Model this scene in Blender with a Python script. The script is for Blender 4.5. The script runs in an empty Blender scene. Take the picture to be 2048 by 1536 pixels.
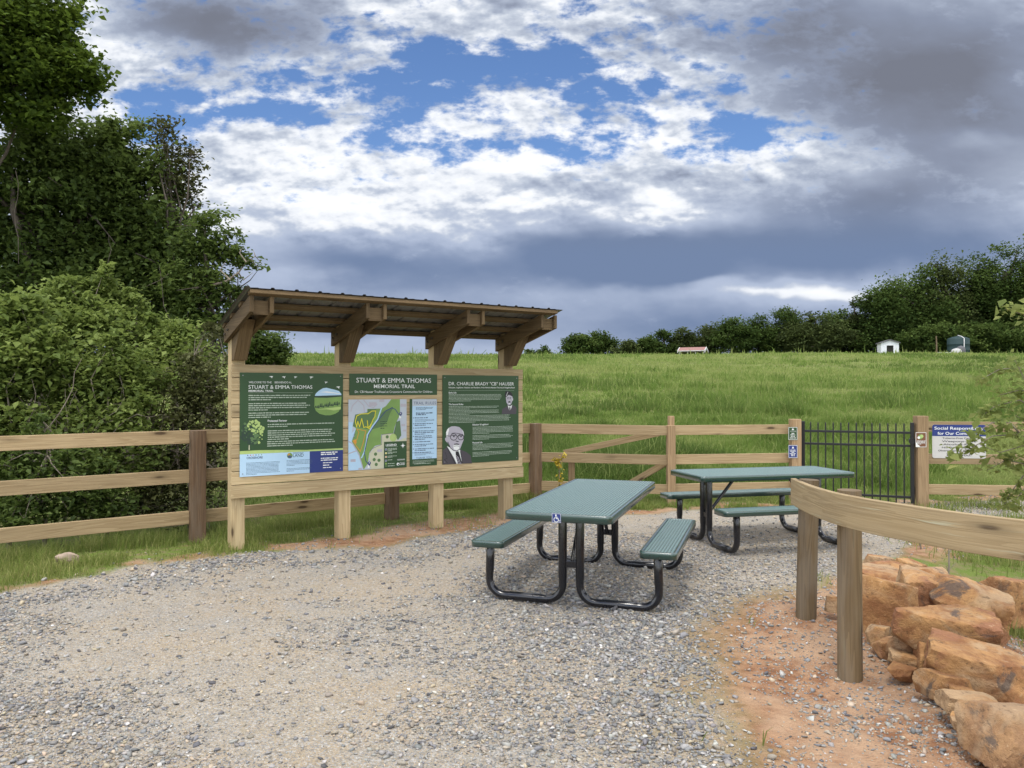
import bpy, bmesh, math, random
import numpy as np
from mathutils import Vector, Matrix, noise as mnoise
R = math.radians
sc = bpy.context.scene
col = sc.collection
rng = np.random.default_rng(7)
random.seed(5)
H = 1.65          # eye height
F = 1538.0        # focal length in photo pixels

def at(px, py, Y):
    return Vector(((px - 1024) / F * Y, Y, H - (py - 780) / F * Y))
def gnd(px, py, z=0.0):
    Y = (H - z) * F / (py - 780)
    return Vector(((px - 1024) / F * Y, Y, z))

# ------------------------------------------------------------------ materials
class NB:
    def __init__(s, nt): s.nt = nt
    def n(s, t, ins=None, **props):
        nd = s.nt.nodes.new(t)
        for k, v in props.items(): setattr(nd, k, v)
        for k, v in (ins or {}).items():
            sock = nd.inputs[k]
            if isinstance(v, bpy.types.NodeSocket): s.nt.links.new(v, sock)
            else: sock.default_value = v
        return nd
    def m(s, op, a, b=0.0, c=0.0, clamp=False):
        nd = s.n('ShaderNodeMath', {0: a, 1: b, 2: c}, operation=op, use_clamp=clamp)
        return nd.outputs[0]
    def mix(s, f, a, b, blend='MIX'):
        nd = s.nt.nodes.new('ShaderNodeMix'); nd.data_type = 'RGBA'; nd.blend_type = blend
        for i, v in ((0, f), (6, a), (7, b)):
            if isinstance(v, bpy.types.NodeSocket): s.nt.links.new(v, nd.inputs[i])
            else: nd.inputs[i].default_value = v if i == 0 else (tuple(v) + (1,) if len(v) == 3 else v)
        return nd.outputs[2]
    def ss(s, x, a, b):
        nd = s.n('ShaderNodeMapRange', {0: x, 1: a, 2: b, 3: 0.0, 4: 1.0}, interpolation_type='SMOOTHSTEP')
        return nd.outputs[0]
    def noise(s, vec, scale, detail=4, rough=.55, dist=0.0, dim='3D', out=0):
        return s.n('ShaderNodeTexNoise', {'Vector': vec, 'Scale': scale, 'Detail': detail, 'Roughness': rough, 'Distortion': dist}, noise_dimensions=dim).outputs[out]
    def attr(s, name, out=2): return s.n('ShaderNodeAttribute', attribute_name=name).outputs[out]
    def mapv(s, vec, scale=(1, 1, 1), loc=(0, 0, 0)):
        return s.n('ShaderNodeMapping', {'Vector': vec, 'Scale': scale, 'Location': loc}).outputs[0]

def newmat(name):
    m = bpy.data.materials.new(name); m.use_nodes = True
    nt = m.node_tree
    return m, NB(nt), nt.nodes['Principled BSDF'], nt

def plain(name, c, rough=.5, spec=.5, metal=0.0, coat=0.0, var=0.08, scale=30):
    m, b, p, nt = newmat(name)
    co = b.n('ShaderNodeTexCoord').outputs['Object']
    f = b.noise(co, scale, 4)
    lo = tuple(x * (1 - var) for x in c); hi = tuple(min(1, x * (1 + var)) for x in c)
    nt.links.new(b.mix(f, lo, hi), p.inputs['Base Color'])
    rr = b.n('ShaderNodeMapRange', {0: f, 1: .2, 2: .8, 3: max(.02, rough * .8), 4: min(1, rough * 1.2)}).outputs[0]
    nt.links.new(rr, p.inputs['Roughness'])
    p.inputs['Specular IOR Level'].default_value = spec
    p.inputs['Metallic'].default_value = metal
    p.inputs['Coat Weight'].default_value = coat
    return m

def wood(name, light, dark, knot=.5, stain=None, weather=0.0, gscale=1.0):
    m, b, p, nt = newmat(name)
    uv = b.n('ShaderNodeUVMap', uv_map='UVMap').outputs[0]
    rnd = b.attr('rnd')
    warp = b.noise(b.mapv(uv, (1.3, 5, 1)), 1.0, 3, out=1)
    uvw = b.n('ShaderNodeVectorMath', {0: uv, 1: b.n('ShaderNodeVectorMath', {0: warp, 'Scale': .05}, operation='SCALE').outputs[0]}, operation='ADD').outputs[0]
    grain = b.noise(b.mapv(uvw, (1.8 * gscale, 95 * gscale, 1)), 1.0, 6, .62)
    rings = b.noise(b.mapv(uvw, (.55, 16, 1)), 1.0, 2, .5, .6)
    sp = b.m('FRACT', b.m('MULTIPLY', rings, 7.0))
    sp = b.ss(sp, .05, .95)
    g = b.m('ADD', b.m('MULTIPLY', grain, .76), b.m('MULTIPLY', sp, .24))
    g = b.ss(g, .22, .80)
    c = b.mix(g, dark, light)
    vor = b.n('ShaderNodeTexVoronoi', {'Vector': b.mapv(uvw, (2.2, 9, 1)), 'Scale': 1.0, 'Randomness': 1.0})
    kd = vor.outputs['Distance']
    pick = b.m('GREATER_THAN', b.n('ShaderNodeSeparateColor', {0: vor.outputs['Color']}).outputs[0], 1 - knot * .8)
    k1 = b.m('MULTIPLY', b.ss(kd, .17, .09), pick)
    k2 = b.m('MULTIPLY', b.ss(kd, .34, .12), pick)
    c = b.mix(b.m('MULTIPLY', k2, .5), c, tuple(x * .55 for x in dark))
    c = b.mix(b.m('MULTIPLY', k1, .85), c, (.05, .028, .014))
    if stain:
        sn = b.noise(b.mapv(uvw, (1.5, 34, 1), (3, 7, 0)), 1.0, 5, .62)
        c = b.mix(b.m('MULTIPLY', b.ss(sn, .60, .70), .55), c, stain)
    big = b.noise(b.mapv(uv, (.8, 3, 1), (9, 1, 0)), 1.0, 3)
    v = b.m('ADD', .72, b.m('MULTIPLY', rnd, .38))
    v = b.m('MULTIPLY', v, b.m('ADD', .82, b.m('MULTIPLY', big, .36)))
    c = b.mix(1.0, c, b.n('ShaderNodeCombineColor', {0: v, 1: v, 2: v}).outputs[0], 'MULTIPLY')
    if weather:
        wn = b.noise(b.mapv(uv, (2, 10, 1), (1, 3, 0)), 1.0, 5)
        c = b.mix(b.m('MULTIPLY', b.ss(wn, .4, .65), weather), c, (.20, .175, .14))
    nt.links.new(c, p.inputs['Base Color'])
    p.inputs['Roughness'].default_value = .78
    p.inputs['Specular IOR Level'].default_value = .3
    bp = b.n('ShaderNodeBump', {'Height': b.m('SUBTRACT', g, b.m('MULTIPLY', k1, 1.0)), 'Strength': .35, 'Distance': .003})
    nt.links.new(bp.outputs[0], p.inputs['Normal'])
    return m

M = {}
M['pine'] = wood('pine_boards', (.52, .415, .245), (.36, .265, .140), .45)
M['pine_stain_shade'] = wood('pine_beams', (.165, .112, .056), (.092, .060, .029), .5)  # darker beam stain, with the shade under the roof put into the colour too
M['rail'] = wood('rail_boards', (.42, .315, .180), (.275, .195, .103), .6)
M['post'] = wood('brown_posts', (.22, .14, .08), (.12, .073, .042), .4, None, .25)
M['postlight'] = wood('tan_posts', (.39, .275, .155), (.25, .165, .088), .4)
M['round'] = wood('round_posts', (.200, .142, .076), (.120, .082, .042), .45, (.17, .155, .095), .35, .8)
M['bent'] = wood('bent_board', (.36, .275, .155), (.265, .195, .103), 1.0, (.42, .45, .34), .1)
M['green'] = plain('green_plastic_coating', (.004, .040, .032), .30, .7, 0, 1.0, .15)
for k_, v_ in (('Coat Roughness', .16), ('Coat IOR', 1.65)): M['green'].node_tree.nodes['Principled BSDF'].inputs[k_].default_value = v_
M['ribs'] = plain('ribbed_coating_sky_sheen', (.004, .068, .050), .46, 1.0, 0, .5, .15)
for k_, v_ in (('Coat Roughness', .45), ('Sheen Weight', .34), ('Sheen Roughness', .35), ('IOR', 1.7)): M['ribs'].node_tree.nodes['Principled BSDF'].inputs[k_].default_value = v_  # pale sheen added to the ribs, standing in for bright sky reflection
M['ribs'].node_tree.nodes['Principled BSDF'].inputs['Sheen Tint'].default_value = (.85, .97, 1.0, 1)
M['black'] = plain('black_tube_coating', (.006, .007, .011), .22, .6, 0, .3, .1)
M['gate'] = plain('black_gate_paint', (.008, .008, .009), .4, .5)
M['metal'] = plain('roof_metal', (.26, .26, .27), .45, .5, .7, 0, .12, 6)
M['bolt'] = plain('bolt_steel', (.10, .085, .07), .5, .5, .6)
M['s_green'] = plain('sign_green', (.022, .062, .020), .45, .4, 0, 0, .03)
M['s_white'] = plain('sign_white', (.72, .74, .72), .5, .4, 0, 0, .03)
M['s_off'] = plain('sign_off_white', (.50, .49, .47), .5, .4, 0, 0, .06)
M['s_pale'] = plain('sign_pale_text', (.38, .45, .36), .5, .4, 0, 0, .03)
M['s_sky'] = plain('sign_sky_blue', (.40, .58, .74), .45, .4, 0, 0, .03)
M['s_navy'] = plain('sign_navy', (.018, .035, .17), .45, .4, 0, 0, .03)
M['s_ink'] = plain('sign_ink', (.06, .09, .15), .5, .4, 0, 0, .03)
M['s_black'] = plain('sign_black', (.012, .011, .015), .5, .4, 0, 0, .03)
M['s_grey'] = plain('sign_grey', (.40, .38, .43), .5, .4, 0, 0, .03)
M['s_suit'] = plain('sign_suit', (.060, .052, .062), .5, .4, 0, 0, .03)
M['s_map'] = plain('sign_map_grey', (.42, .47, .53), .5, .4, 0, 0, .05)
M['s_leaf'] = plain('sign_light_green', (.17, .29, .075), .5, .4, 0, 0, .25, 8)
M['s_wood'] = plain('sign_mid_green', (.085, .16, .06), .5, .4, 0, 0, .2, 12)
M['s_dark'] = plain('sign_dark_green', (.02, .045, .03), .5, .4, 0, 0, .2, 12)
M['s_yellow'] = plain('sign_yellow', (.62, .56, .03), .5, .4, 0, 0, .05)
M['s_orange'] = plain('sign_orange', (.60, .27, .04), .5, .4, 0, 0, .05)
M['s_red'] = plain('sign_red', (.45, .06, .04), .5, .4, 0, 0, .05)
M['s_lime'] = plain('sign_lime', (.36, .48, .16), .5, .4, 0, 0, .2, 20)
M['s_tan'] = plain('sign_tan', (.50, .50, .36), .5, .4, 0, 0, .08)
M['s_brown'] = plain('sign_brown', (.16, .07, .035), .5, .4, 0, 0, .05)

def leafmat(name, dark, mid, light, trans=.35, rough=.6, spec=.22):
    m, b, p, nt = newmat(name)
    r = b.attr('rnd')
    cr = b.n('ShaderNodeValToRGB', {0: r})
    e = cr.color_ramp.elements
    e[0].position = 0; e[0].color = dark + (1,)
    e[1].position = 1; e[1].color = light + (1,)
    x = e.new(.5); x.color = mid + (1,)
    nt.links.new(cr.outputs[0], p.inputs['Base Color'])
    p.inputs['Roughness'].default_value = rough
    p.inputs['Specular IOR Level'].default_value = spec
    tr = b.n('ShaderNodeBsdfTranslucent', {'Color': b.mix(.5, cr.outputs[0], tuple(min(1, x * 1.5) for x in light))})
    mx = b.n('ShaderNodeMixShader', {0: trans, 1: p.outputs[0], 2: tr.outputs[0]})
    nt.links.new(mx.outputs[0], nt.nodes['Material Output'].inputs[0])
    return m
M['leaf_maple'] = leafmat('maple_leaves', (.030, .055, .010), (.065, .110, .016), (.120, .170, .026), .45)
M['leaf_dark'] = leafmat('dark_leaves', (.034, .058, .015), (.074, .115, .026), (.145, .198, .050), .42)
M['leaf_shrub'] = leafmat('shrub_leaves', (.058, .088, .020), (.115, .165, .034), (.225, .285, .075), .40)
M['leaf_olive'] = leafmat('olive_leaves', (.040, .045, .018), (.070, .078, .028), (.115, .125, .045), .25)
M['leaf_far'] = leafmat('far_leaves', (.024, .044, .013), (.050, .084, .021), (.092, .132, .034), .28, .9, .05)
M['leaf_far2'] = leafmat('far_olive_leaves', (.030, .042, .016), (.054, .074, .025), (.092, .118, .038), .25, .9, .05)
M['leaf_branch'] = leafmat('branch_leaves', (.080, .115, .028), (.150, .195, .050), (.290, .325, .110), .5)
M['grass'] = leafmat('grass_blades', (.052, .102, .018), (.120, .205, .034), (.260, .305, .100), .45, .7, .12)
M['verge'] = leafmat('verge_blades', (.07, .115, .020), (.145, .205, .040), (.34, .34, .13), .4, .7, .15)
M['flower'] = leafmat('yellow_leaves', (.10, .10, .015), (.30, .22, .02), (.62, .48, .06), .3)

def bark(name, c1, c2):
    m, b, p, nt = newmat(name)
    co = b.n('ShaderNodeTexCoord').outputs['Object']
    f = b.noise(b.mapv(co, (9, 9, 2)), 1.5, 5, .65)
    nt.links.new(b.mix(b.ss(f, .3, .7), c1, c2), p.inputs['Base Color'])
    p.inputs['Roughness'].default_value = .9
    nt.links.new(b.n('ShaderNodeBump', {'Height': f, 'Strength': .6, 'Distance': .02}).outputs[0], p.inputs['Normal'])
    return m
M['bark'] = bark('bark', (.05, .038, .028), (.12, .10, .08))
M['twig'] = bark('dead_twigs', (.13, .105, .08), (.26, .225, .18))

def rockmat(name, warm):
    m, b, p, nt = newmat(name)
    co = b.n('ShaderNodeTexCoord').outputs['Object']
    oi = b.n('ShaderNodeObjectInfo').outputs['Random']
    off = b.n('ShaderNodeVectorMath', {0: co, 1: b.n('ShaderNodeCombineXYZ', {0: b.m('MULTIPLY', oi, 31), 1: b.m('MULTIPLY', oi, 17)}).outputs[0]}, operation='ADD').outputs[0]
    f = b.noise(off, 5, 7, .65, .4)
    f2 = b.noise(off, 2.2, 4, .6, .8)
    f3 = b.noise(off, 24, 6, .72)
    c = b.mix(b.ss(f, .32, .68), (.23, .098, .036), (.45, .250, .098))
    c = b.mix(b.m('MULTIPLY', b.ss(f2, .48, .60), .8), c, (.42, .29, .165))
    c = b.mix(b.m('MULTIPLY', b.ss(f2, .45, .36), .8), c, (.28, .125, .062))
    c = b.mix(b.m('MULTIPLY', b.ss(b.m('FRACT', b.m('MULTIPLY', oi, 7.3)), .55, .95), .45), c, (.25, .165, .10))
    gm = b.noise(off, 3.4, 6, .65, 1.2)
    c = b.mix(b.m('MULTIPLY', b.ss(gm, .58, .66), .8), c, (.075, .062, .055))
    c = b.mix(b.m('MULTIPLY', b.ss(f3, .60, .70), .5), c, (.48, .35, .215))
    c = b.mix(b.m('MULTIPLY', b.ss(f3, .42, .34), .55), c, (.085, .045, .025))
    v = b.m('ADD', .62, b.m('MULTIPLY', f3, .7))
    c = b.mix(1.0, c, b.n('ShaderNodeCombineColor', {0: v, 1: v, 2: v}).outputs[0], 'MULTIPLY')
    nt.links.new(c, p.inputs['Base Color'])
    p.inputs['Roughness'].default_value = .88
    h = b.m('ADD', b.m('MULTIPLY', f, .6), b.m('MULTIPLY', f3, .55))
    nt.links.new(b.n('ShaderNodeBump', {'Height': h, 'Strength': 1.0, 'Distance': .04}).outputs[0], p.inputs['Normal'])
    return m
M['rock'] = rockmat('orange_sandstone', 1)

m, b, p, nt = newmat('gravel_stone')
ca = b.attr('Col', 0)
co = b.n('ShaderNodeTexCoord').outputs['Object']
f = b.noise(co, 160, 3, .6)
v = b.m('ADD', .75, b.m('MULTIPLY', f, .5))
nt.links.new(b.mix(1.0, ca, b.n('ShaderNodeCombineColor', {0: v, 1: v, 2: v}).outputs[0], 'MULTIPLY'), p.inputs['Base Color'])
p.inputs['Roughness'].default_value = .8
p.inputs['Specular IOR Level'].default_value = .3
M['stone'] = m

# ------------------------------------------------------------------ mesh builder
class MB:
    def __init__(s): s.v = []; s.f = []; s.uv = []; s.r = []; s.s = []; s.m = []
    def add(s, vs, fs, uvs=None, rnd=None, smooth=False, mat=0):
        o = len(s.v); s.v.extend([tuple(x) for x in vs])
        rnd = random.random() if rnd is None else rnd
        for i, fc in enumerate(fs):
            s.f.append([o + k for k in fc])
            s.uv.append(uvs[i] if uvs else [(vs[k][0], vs[k][1]) for k in fc])
            s.r.append(rnd); s.s.append(smooth); s.m.append(mat)
    def hexa(s, P, axis=0, mat=0, dims=None, rnd=None):
        # P: 8 points, index = x + 2y + 4z ; grain along axis
        P = [Vector(q) for q in P]
        fs = [(0, 2, 3, 1), (4, 5, 7, 6), (0, 1, 5, 4), (2, 6, 7, 3), (0, 4, 6, 2), (1, 3, 7, 5)]
        L = [(P[1] - P[0]).length, (P[2] - P[0]).length, (P[4] - P[0]).length]
        c = [(((i & 1)) * L[0], ((i >> 1) & 1) * L[1], ((i >> 2) & 1) * L[2]) for i in range(8)]
        oa, ob = random.random() * 20, random.random() * 20
        nax = [2, 2, 1, 1, 0, 0]
        uvs = []
        for fi, fc in enumerate(fs):
            oth = [a for a in range(3) if a != nax[fi]]
            if axis in oth: ua = axis; va = [a for a in oth if a != axis][0]
            else: ua, va = oth
            uvs.append([(c[k][ua] + oa + fi * .37, c[k][va] + ob + fi * .61) for k in fc])
        s.add(P, fs, uvs, rnd, False, mat)
    def box(s, c, size, rot=None, axis=0, mat=0, rnd=None):
        c = Vector(c); hx, hy, hz = [q / 2 for q in size]
        P = []
        for i in range(8):
            q = Vector((hx if i & 1 else -hx, hy if i & 2 else -hy, hz if i & 4 else -hz))
            if rot: q = rot @ q
            P.append(c + q)
        s.hexa(P, axis, mat, rnd=rnd)
    def bar(s, p0, p1, w, h, up=(0, 0, 1), mat=0):
        p0 = Vector(p0); p1 = Vector(p1); d = (p1 - p0); L = d.length; d.normalize()
        upv = Vector(up); side = upv.cross(d).normalized(); u2 = d.cross(side).normalized()
        rot = Matrix((d, side, u2)).transposed()
        s.box((p0 + p1) / 2, (L, w, h), rot, 0, mat)
    def prism(s, poly, fn, t, mat=0, rnd=None, axis=1):
        # poly in (a,b); fn(a,b,c)->point ; c from 0..t
        n = len(poly)
        vs = [fn(a, b_, 0) for a, b_ in poly] + [fn(a, b_, t) for a, b_ in poly]
        oa, ob = random.random() * 20, random.random() * 20
        fs = [tuple(range(n))[::-1], tuple(range(n, 2 * n))]
        sw = (lambda a, b_: (b_ + oa, a + ob)) if axis == 1 else (lambda a, b_: (a + oa, b_ + ob))
        uvs = [[sw(*poly[k]) for k in range(n)][::-1], [sw(*poly[k]) for k in range(n)]]
        L = 0
        for i in range(n):
            j = (i + 1) % n
            e = math.dist(poly[i], poly[j])
            fs.append((i, j, n + j, n + i))
            uvs.append([(L + oa, ob), (L + e + oa, ob), (L + e + oa, ob + abs(t)), (L + oa, ob + abs(t))]); L += e
        s.add(vs, fs, uvs, rnd, False, mat)
    def tube(s, pts, r, n=10, cap=True, mat=0, smooth=True):
        pts = [Vector(q) for q in pts]; k = len(pts)
        rs = r if isinstance(r, (list, tuple)) else [r] * k
        t0 = (pts[1] - pts[0]).normalized()
        a = Vector((0, 0, 1)) if abs(t0.z) < .9 else Vector((1, 0, 0))
        u = t0.cross(a).normalized()
        vs = []; L = 0; uvl = []
        for i in range(k):
            t = (pts[min(i + 1, k - 1)] - pts[max(i - 1, 0)])
            if t.length < 1e-9: t = t0
            t.normalize()
            u = (u - t * u.dot(t)).normalized(); w = t.cross(u)
            for j in range(n):
                an = 2 * math.pi * j / n
                vs.append(pts[i] + (u * math.cos(an) + w * math.sin(an)) * rs[i])
            if i: L += (pts[i] - pts[i - 1]).length
            uvl.append(L)
        fs = []; uvs = []; o = random.random() * 9
        for i in range(k - 1):
            for j in range(n):
                j2 = (j + 1) % n
                fs.append((i * n + j, i * n + j2, (i + 1) * n + j2, (i + 1) * n + j))
                c = 2 * math.pi * rs[0]
                uvs.append([(uvl[i] + o, j / n * c), (uvl[i] + o, (j + 1) / n * c), (uvl[i + 1] + o, (j + 1) / n * c), (uvl[i + 1] + o, j / n * c)])
        rn = random.random()
        s.add(vs, fs, uvs, rn, smooth, mat)
        if cap:
            e = (k - 1) * n
            s.add(vs[:n], [tuple(range(n))[::-1]], [[(q[0] * 1, q[1]) for q in vs[:n]][::-1]], rn, False, mat)
            s.add(vs[e:], [tuple(range(n))], [[(q[0] * 1, q[1]) for q in vs[e:]]], rn, False, mat)
    def build(s, name, mats, parent=None, off=(0, 0, 0), bevel=0.0):
        me = bpy.data.meshes.new(name)
        o3 = Vector(off)
        me.from_pydata([(q[0] - o3.x, q[1] - o3.y, q[2] - o3.z) for q in s.v], [], s.f)
        uvl = me.uv_layers.new(name='UVMap')
        flat = [c for fuv in s.uv for q in fuv for c in q]
        uvl.data.foreach_set('uv', flat)
        at_ = me.attributes.new('rnd', 'FLOAT', 'FACE'); at_.data.foreach_set('value', s.r)
        me.polygons.foreach_set('use_smooth', s.s)
        me.polygons.foreach_set('material_index', s.m)
        for m_ in (mats if isinstance(mats, (list, tuple)) else [mats]): me.materials.append(m_)
        me.update()
        ob = bpy.data.objects.new(name, me); col.objects.link(ob)
        if parent: ob.parent = parent
        if bevel:
            bv = ob.modifiers.new('bevel', 'BEVEL'); bv.width = bevel; bv.segments = 2; bv.limit_method = 'ANGLE'; bv.angle_limit = R(50)
        return ob

def tag(o, label=None, cat=None, group=None, kind=None):
    if label: o['label'] = label
    if cat: o['category'] = cat
    if group: o['group'] = group
    if kind: o['kind'] = kind
    return o
def empty(name, loc, rz=0.0, label=None, cat=None, group=None):
    o = bpy.data.objects.new(name, None); col.objects.link(o)
    o.location = loc; o.rotation_euler = (0, 0, rz); o.empty_display_size = .1
    return tag(o, label, cat, group)

def np_mesh(name, V, tris, mat, parent=None, rnd=None, colr=None, smooth=False, off=None):
    me = bpy.data.meshes.new(name)
    V = np.asarray(V, np.float32)
    if off is not None: V = V - np.asarray(off, np.float32)
    tris = np.asarray(tris, np.int32); k = tris.shape[1]
    me.vertices.add(len(V)); me.vertices.foreach_set('co', V.ravel())
    me.loops.add(tris.size); me.loops.foreach_set('vertex_index', tris.ravel())
    me.polygons.add(len(tris))
    me.polygons.foreach_set('loop_start', np.arange(0, tris.size, k, dtype=np.int32))
    me.polygons.foreach_set('loop_total', np.full(len(tris), k, np.int32))
    if smooth: me.polygons.foreach_set('use_smooth', np.ones(len(tris), bool))
    if rnd is not None:
        a = me.attributes.new('rnd', 'FLOAT', 'POINT'); a.data.foreach_set('value', np.asarray(rnd, np.float32))
    if colr is not None:
        a = me.attributes.new('Col', 'FLOAT_COLOR', 'POINT')
        a.data.foreach_set('color', np.concatenate([colr, np.ones((len(colr), 1))], 1).astype(np.float32).ravel())
    me.materials.append(mat)
    me.update(calc_edges=True)
    o = bpy.data.objects.new(name, me); col.objects.link(o)
    if parent: o.parent = parent
    return o

# ------------------------------------------------------------------ numpy noise
def vnoise(x, y, seed=0):
    xi = np.floor(x).astype(np.int64); yi = np.floor(y).astype(np.int64)
    fx = x - xi; fy = y - yi
    fx = fx * fx * (3 - 2 * fx); fy = fy * fy * (3 - 2 * fy)
    def h(a, b_):
        n = (a * 374761393 + b_ * 668265263 + seed * 982451653) & 0x7fffffff
        n = ((n ^ (n >> 13)) * 1274126177) & 0x7fffffff
        return ((n ^ (n >> 16)) & 0xffff) / 65535.0
    return (h(xi, yi) * (1 - fx) + h(xi + 1, yi) * fx) * (1 - fy) + (h(xi, yi + 1) * (1 - fx) + h(xi + 1, yi + 1) * fx) * fy
def fbm(x, y, scale, seed=0, oct=4):
    s = 0; a = .5; t = 0
    for i in range(oct):
        s = s + a * vnoise(x * scale, y * scale, seed + i * 17); t += a; a *= .5; scale *= 2.03
    return s / t
def sstep(x, a, b_):
    t = np.clip((x - a) / (b_ - a), 0, 1); return t * t * (3 - 2 * t)
def polysd(x, y, P):
    P = np.array(P, float); n = len(P)
    d = np.full(x.shape, 1e9); ins = np.zeros(x.shape, bool)
    for i in range(n):
        a = P[i]; b_ = P[(i + 1) % n]; e = b_ - a
        wx = x - a[0]; wy = y - a[1]
        t = np.clip((wx * e[0] + wy * e[1]) / (e @ e), 0, 1)
        d = np.minimum(d, np.hypot(wx - e[0] * t, wy - e[1] * t))
        c = (a[1] <= y) != (b_[1] <= y)
        with np.errstate(divide='ignore', invalid='ignore'):
            xx = a[0] + (y - a[1]) / (b_[1] - a[1] + 1e-12) * e[0]
        ins ^= c & (x < xx)
    return np.where(ins, d, -d)

# ------------------------------------------------------------------ ground
GP = [(-14, -8), (-14, -2), (-7, 3.9), (-4.17, 6.2), (-3.65, 7.1), (-2.95, 7.75), (-1.5, 8.2), (-.7, 9.0), (.2, 10.1), (1.8, 10.5), (5.9, 11.2), (12, 12.2),
      (12, 9.9), (5.0, 9.1), (3.9, 7.8), (2.75, 6.5), (1.9, 5.85), (1.5, 4.9), (1.35, 4.2), (1.3, 3.6), (1.6, 2.6), (2.6, 0), (3, -8)]
KB = [(-2.55, 7.95), (-1.4, 8.3), (-.5, 9.1), (.9, 10.15), (.5, 10.6), (-.9, 9.75), (-1.8, 8.9), (-2.7, 8.3)]      # trodden soil at the foot of the kiosk
DP = [(1.05, 2.2), (1.1, 4.2), (1.35, 5.3), (1.85, 6.0), (2.7, 6.5), (3.3, 6.2), (3.15, 5.2), (2.85, 4.2), (2.75, 3.2), (3.2, 1.5), (3.5, -3), (2.5, -3)]
FA = np.array([-3.42, 8.37]); FD = np.array([.7876, .6161])     # left fence line
def zones(x, y):
    n = fbm(x, y, 1.6, 3) - .5; n2 = fbm(x, y, 6.0, 9) - .5
    sd = polysd(x, y, GP) + n * .55 + n2 * .22
    dd = polysd(x, y, DP) + n * .5 + n2 * .2
    gr = sstep(sd, -.10, .16)
    di = sstep(dd, -.40, .35) * sstep(fbm(x, y, 2.1, 63, 4) + .35 * sstep(dd, -.2, .5), .31, .49)
    edge = sstep(sd, -.75, -.25) * sstep(fbm(x, y, 2.3, 41), .36, .56)      # bare strip along the rim of the gravel
    di = np.maximum(di, sstep(dd, -1.0, -.55) * (1 - gr) * (y < 6.6))
    gr = gr * (1 - di)
    kb = sstep(polysd(x, y, KB) + n * .5 + n2 * .25, -.12, .16); di = np.maximum(di, kb * .95); gr = gr * (1 - kb)
    di = np.maximum(di, edge * (1 - gr))
    return gr, np.clip(di, 0, 1), np.clip(1 - gr - di, 0, 1), sd
def hgt(x, y):
    x = np.asarray(x, float); y = np.asarray(y, float)
    s = np.clip((y - 12.5) / 113.0, 0, 1)
    z = 7.35 * (1 - (1 - s) ** 1.22)
    z = z - np.clip(y - 126, 0, 400) * .01
    z = z + (fbm(x, y, .05, 5, 3) - .5) * 1.0 * sstep(y, 18, 60) * (1 - sstep(y, 100, 125) * .65)
    z = z + (fbm(x, y, .45, 8, 3) - .5) * .12 * sstep(y, 12, 16)
    z = z + (fbm(x, y, .8, 12, 3) - .5) * .05 + (fbm(x, y, 4.5, 21, 3) - .5) * .028
    # bank on the right falls away behind the boulders
    r = x - (2.9 + .22 * (y - 4))
    z = z - .32 * sstep(r, 0, .9) * sstep(8.2 - y, 0, 2.2)
    z = z + .06 * np.exp(-((x - 2.2) ** 2 + (y - 5.45) ** 2) / .4) - .06 * np.exp(-((x - 1.95) ** 2 + (y - 4.45) ** 2) / .3)
    # ditch behind the left fence
    q = (x - FA[0]) * (-FD[1]) + (y - FA[1]) * FD[0]
    z = z - .22 * sstep(q, .1, 1.2) * sstep(11.5 - y, 0, 2) * sstep(-.2 - x, 0, 1.5)
    return z

def axis(segs):
    out = [segs[0][0]]
    for a, b_, st in segs:
        n = max(1, int(round((b_ - a) / st)))
        out.extend(list(np.linspace(a, b_, n + 1)[1:]))
    return np.array(out)
ax = axis([(-300, -60, 20), (-60, -14, 3), (-14, -6, .5), (-6, 6.5, .055), (6.5, 16, .5), (16, 70, 3), (70, 350, 20)])
ay = axis([(-60, 0, 6), (0, 2.4, .4), (2.4, 12.5, .055), (12.5, 20, .3), (20, 60, 1.5), (60, 140, 3), (140, 700, 40)])
X, Y = np.meshgrid(ax, ay)
Z = hgt(X, Y)
nx, ny = len(ax), len(ay)
idx = np.arange(nx * ny).reshape(ny, nx)
quads = np.stack([idx[:-1, :-1], idx[:-1, 1:], idx[1:, 1:], idx[1:, :-1]], -1).reshape(-1, 4)
gr, di, gs, sd = zones(X.ravel(), Y.ravel())
fines = fbm(X.ravel(), Y.ravel(), .75, 77, 4)

m, b, p, nt = newmat('ground_soil')
co = b.n('ShaderNodeTexCoord').outputs['Object']
zc = b.n('ShaderNodeSeparateColor', {0: b.attr('Col', 0)})
zg, zd, zs = zc.outputs[0], zc.outputs[1], zc.outputs[2]
vor = b.n('ShaderNodeTexVoronoi', {'Vector': co, 'Scale': 75.0})
vor2 = b.n('ShaderNodeTexVoronoi', {'Vector': co, 'Scale': 170.0})
n1 = b.noise(co, 1.1, 5, .6); n2 = b.noise(co, 9, 6, .65); n3 = b.noise(co, 60, 4, .7)
v1 = b.n('ShaderNodeSeparateColor', {0: vor.outputs['Color']}).outputs[0]
v2 = b.n('ShaderNodeSeparateColor', {0: vor2.outputs['Color']}).outputs[1]
g = b.mix(b.ss(n1, .38, .62), (.315, .268, .190), (.265, .246, .205))
g = b.mix(b.m('MULTIPLY', b.ss(b.noise(b.mapv(co, loc=(5, 2, 0)), .9, 5, .6), .47, .60), .85), g, (.325, .258, .165))
peb = b.mix(v1, (.14, .14, .145), (.46, .45, .43))
peb = b.mix(b.m('GREATER_THAN', v2, .75), peb, (.36, .29, .21))
g = b.mix(b.m('MULTIPLY', b.ss(b.m('ADD', v2, b.m('MULTIPLY', n2, .8)), .60, .85), .8), g, peb)
d = b.mix(b.ss(n2, .32, .68), (.20, .098, .052), (.37, .225, .132))
d = b.mix(b.m('MULTIPLY', b.ss(n1, .46, .60), .7), d, (.40, .28, .185))
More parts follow.
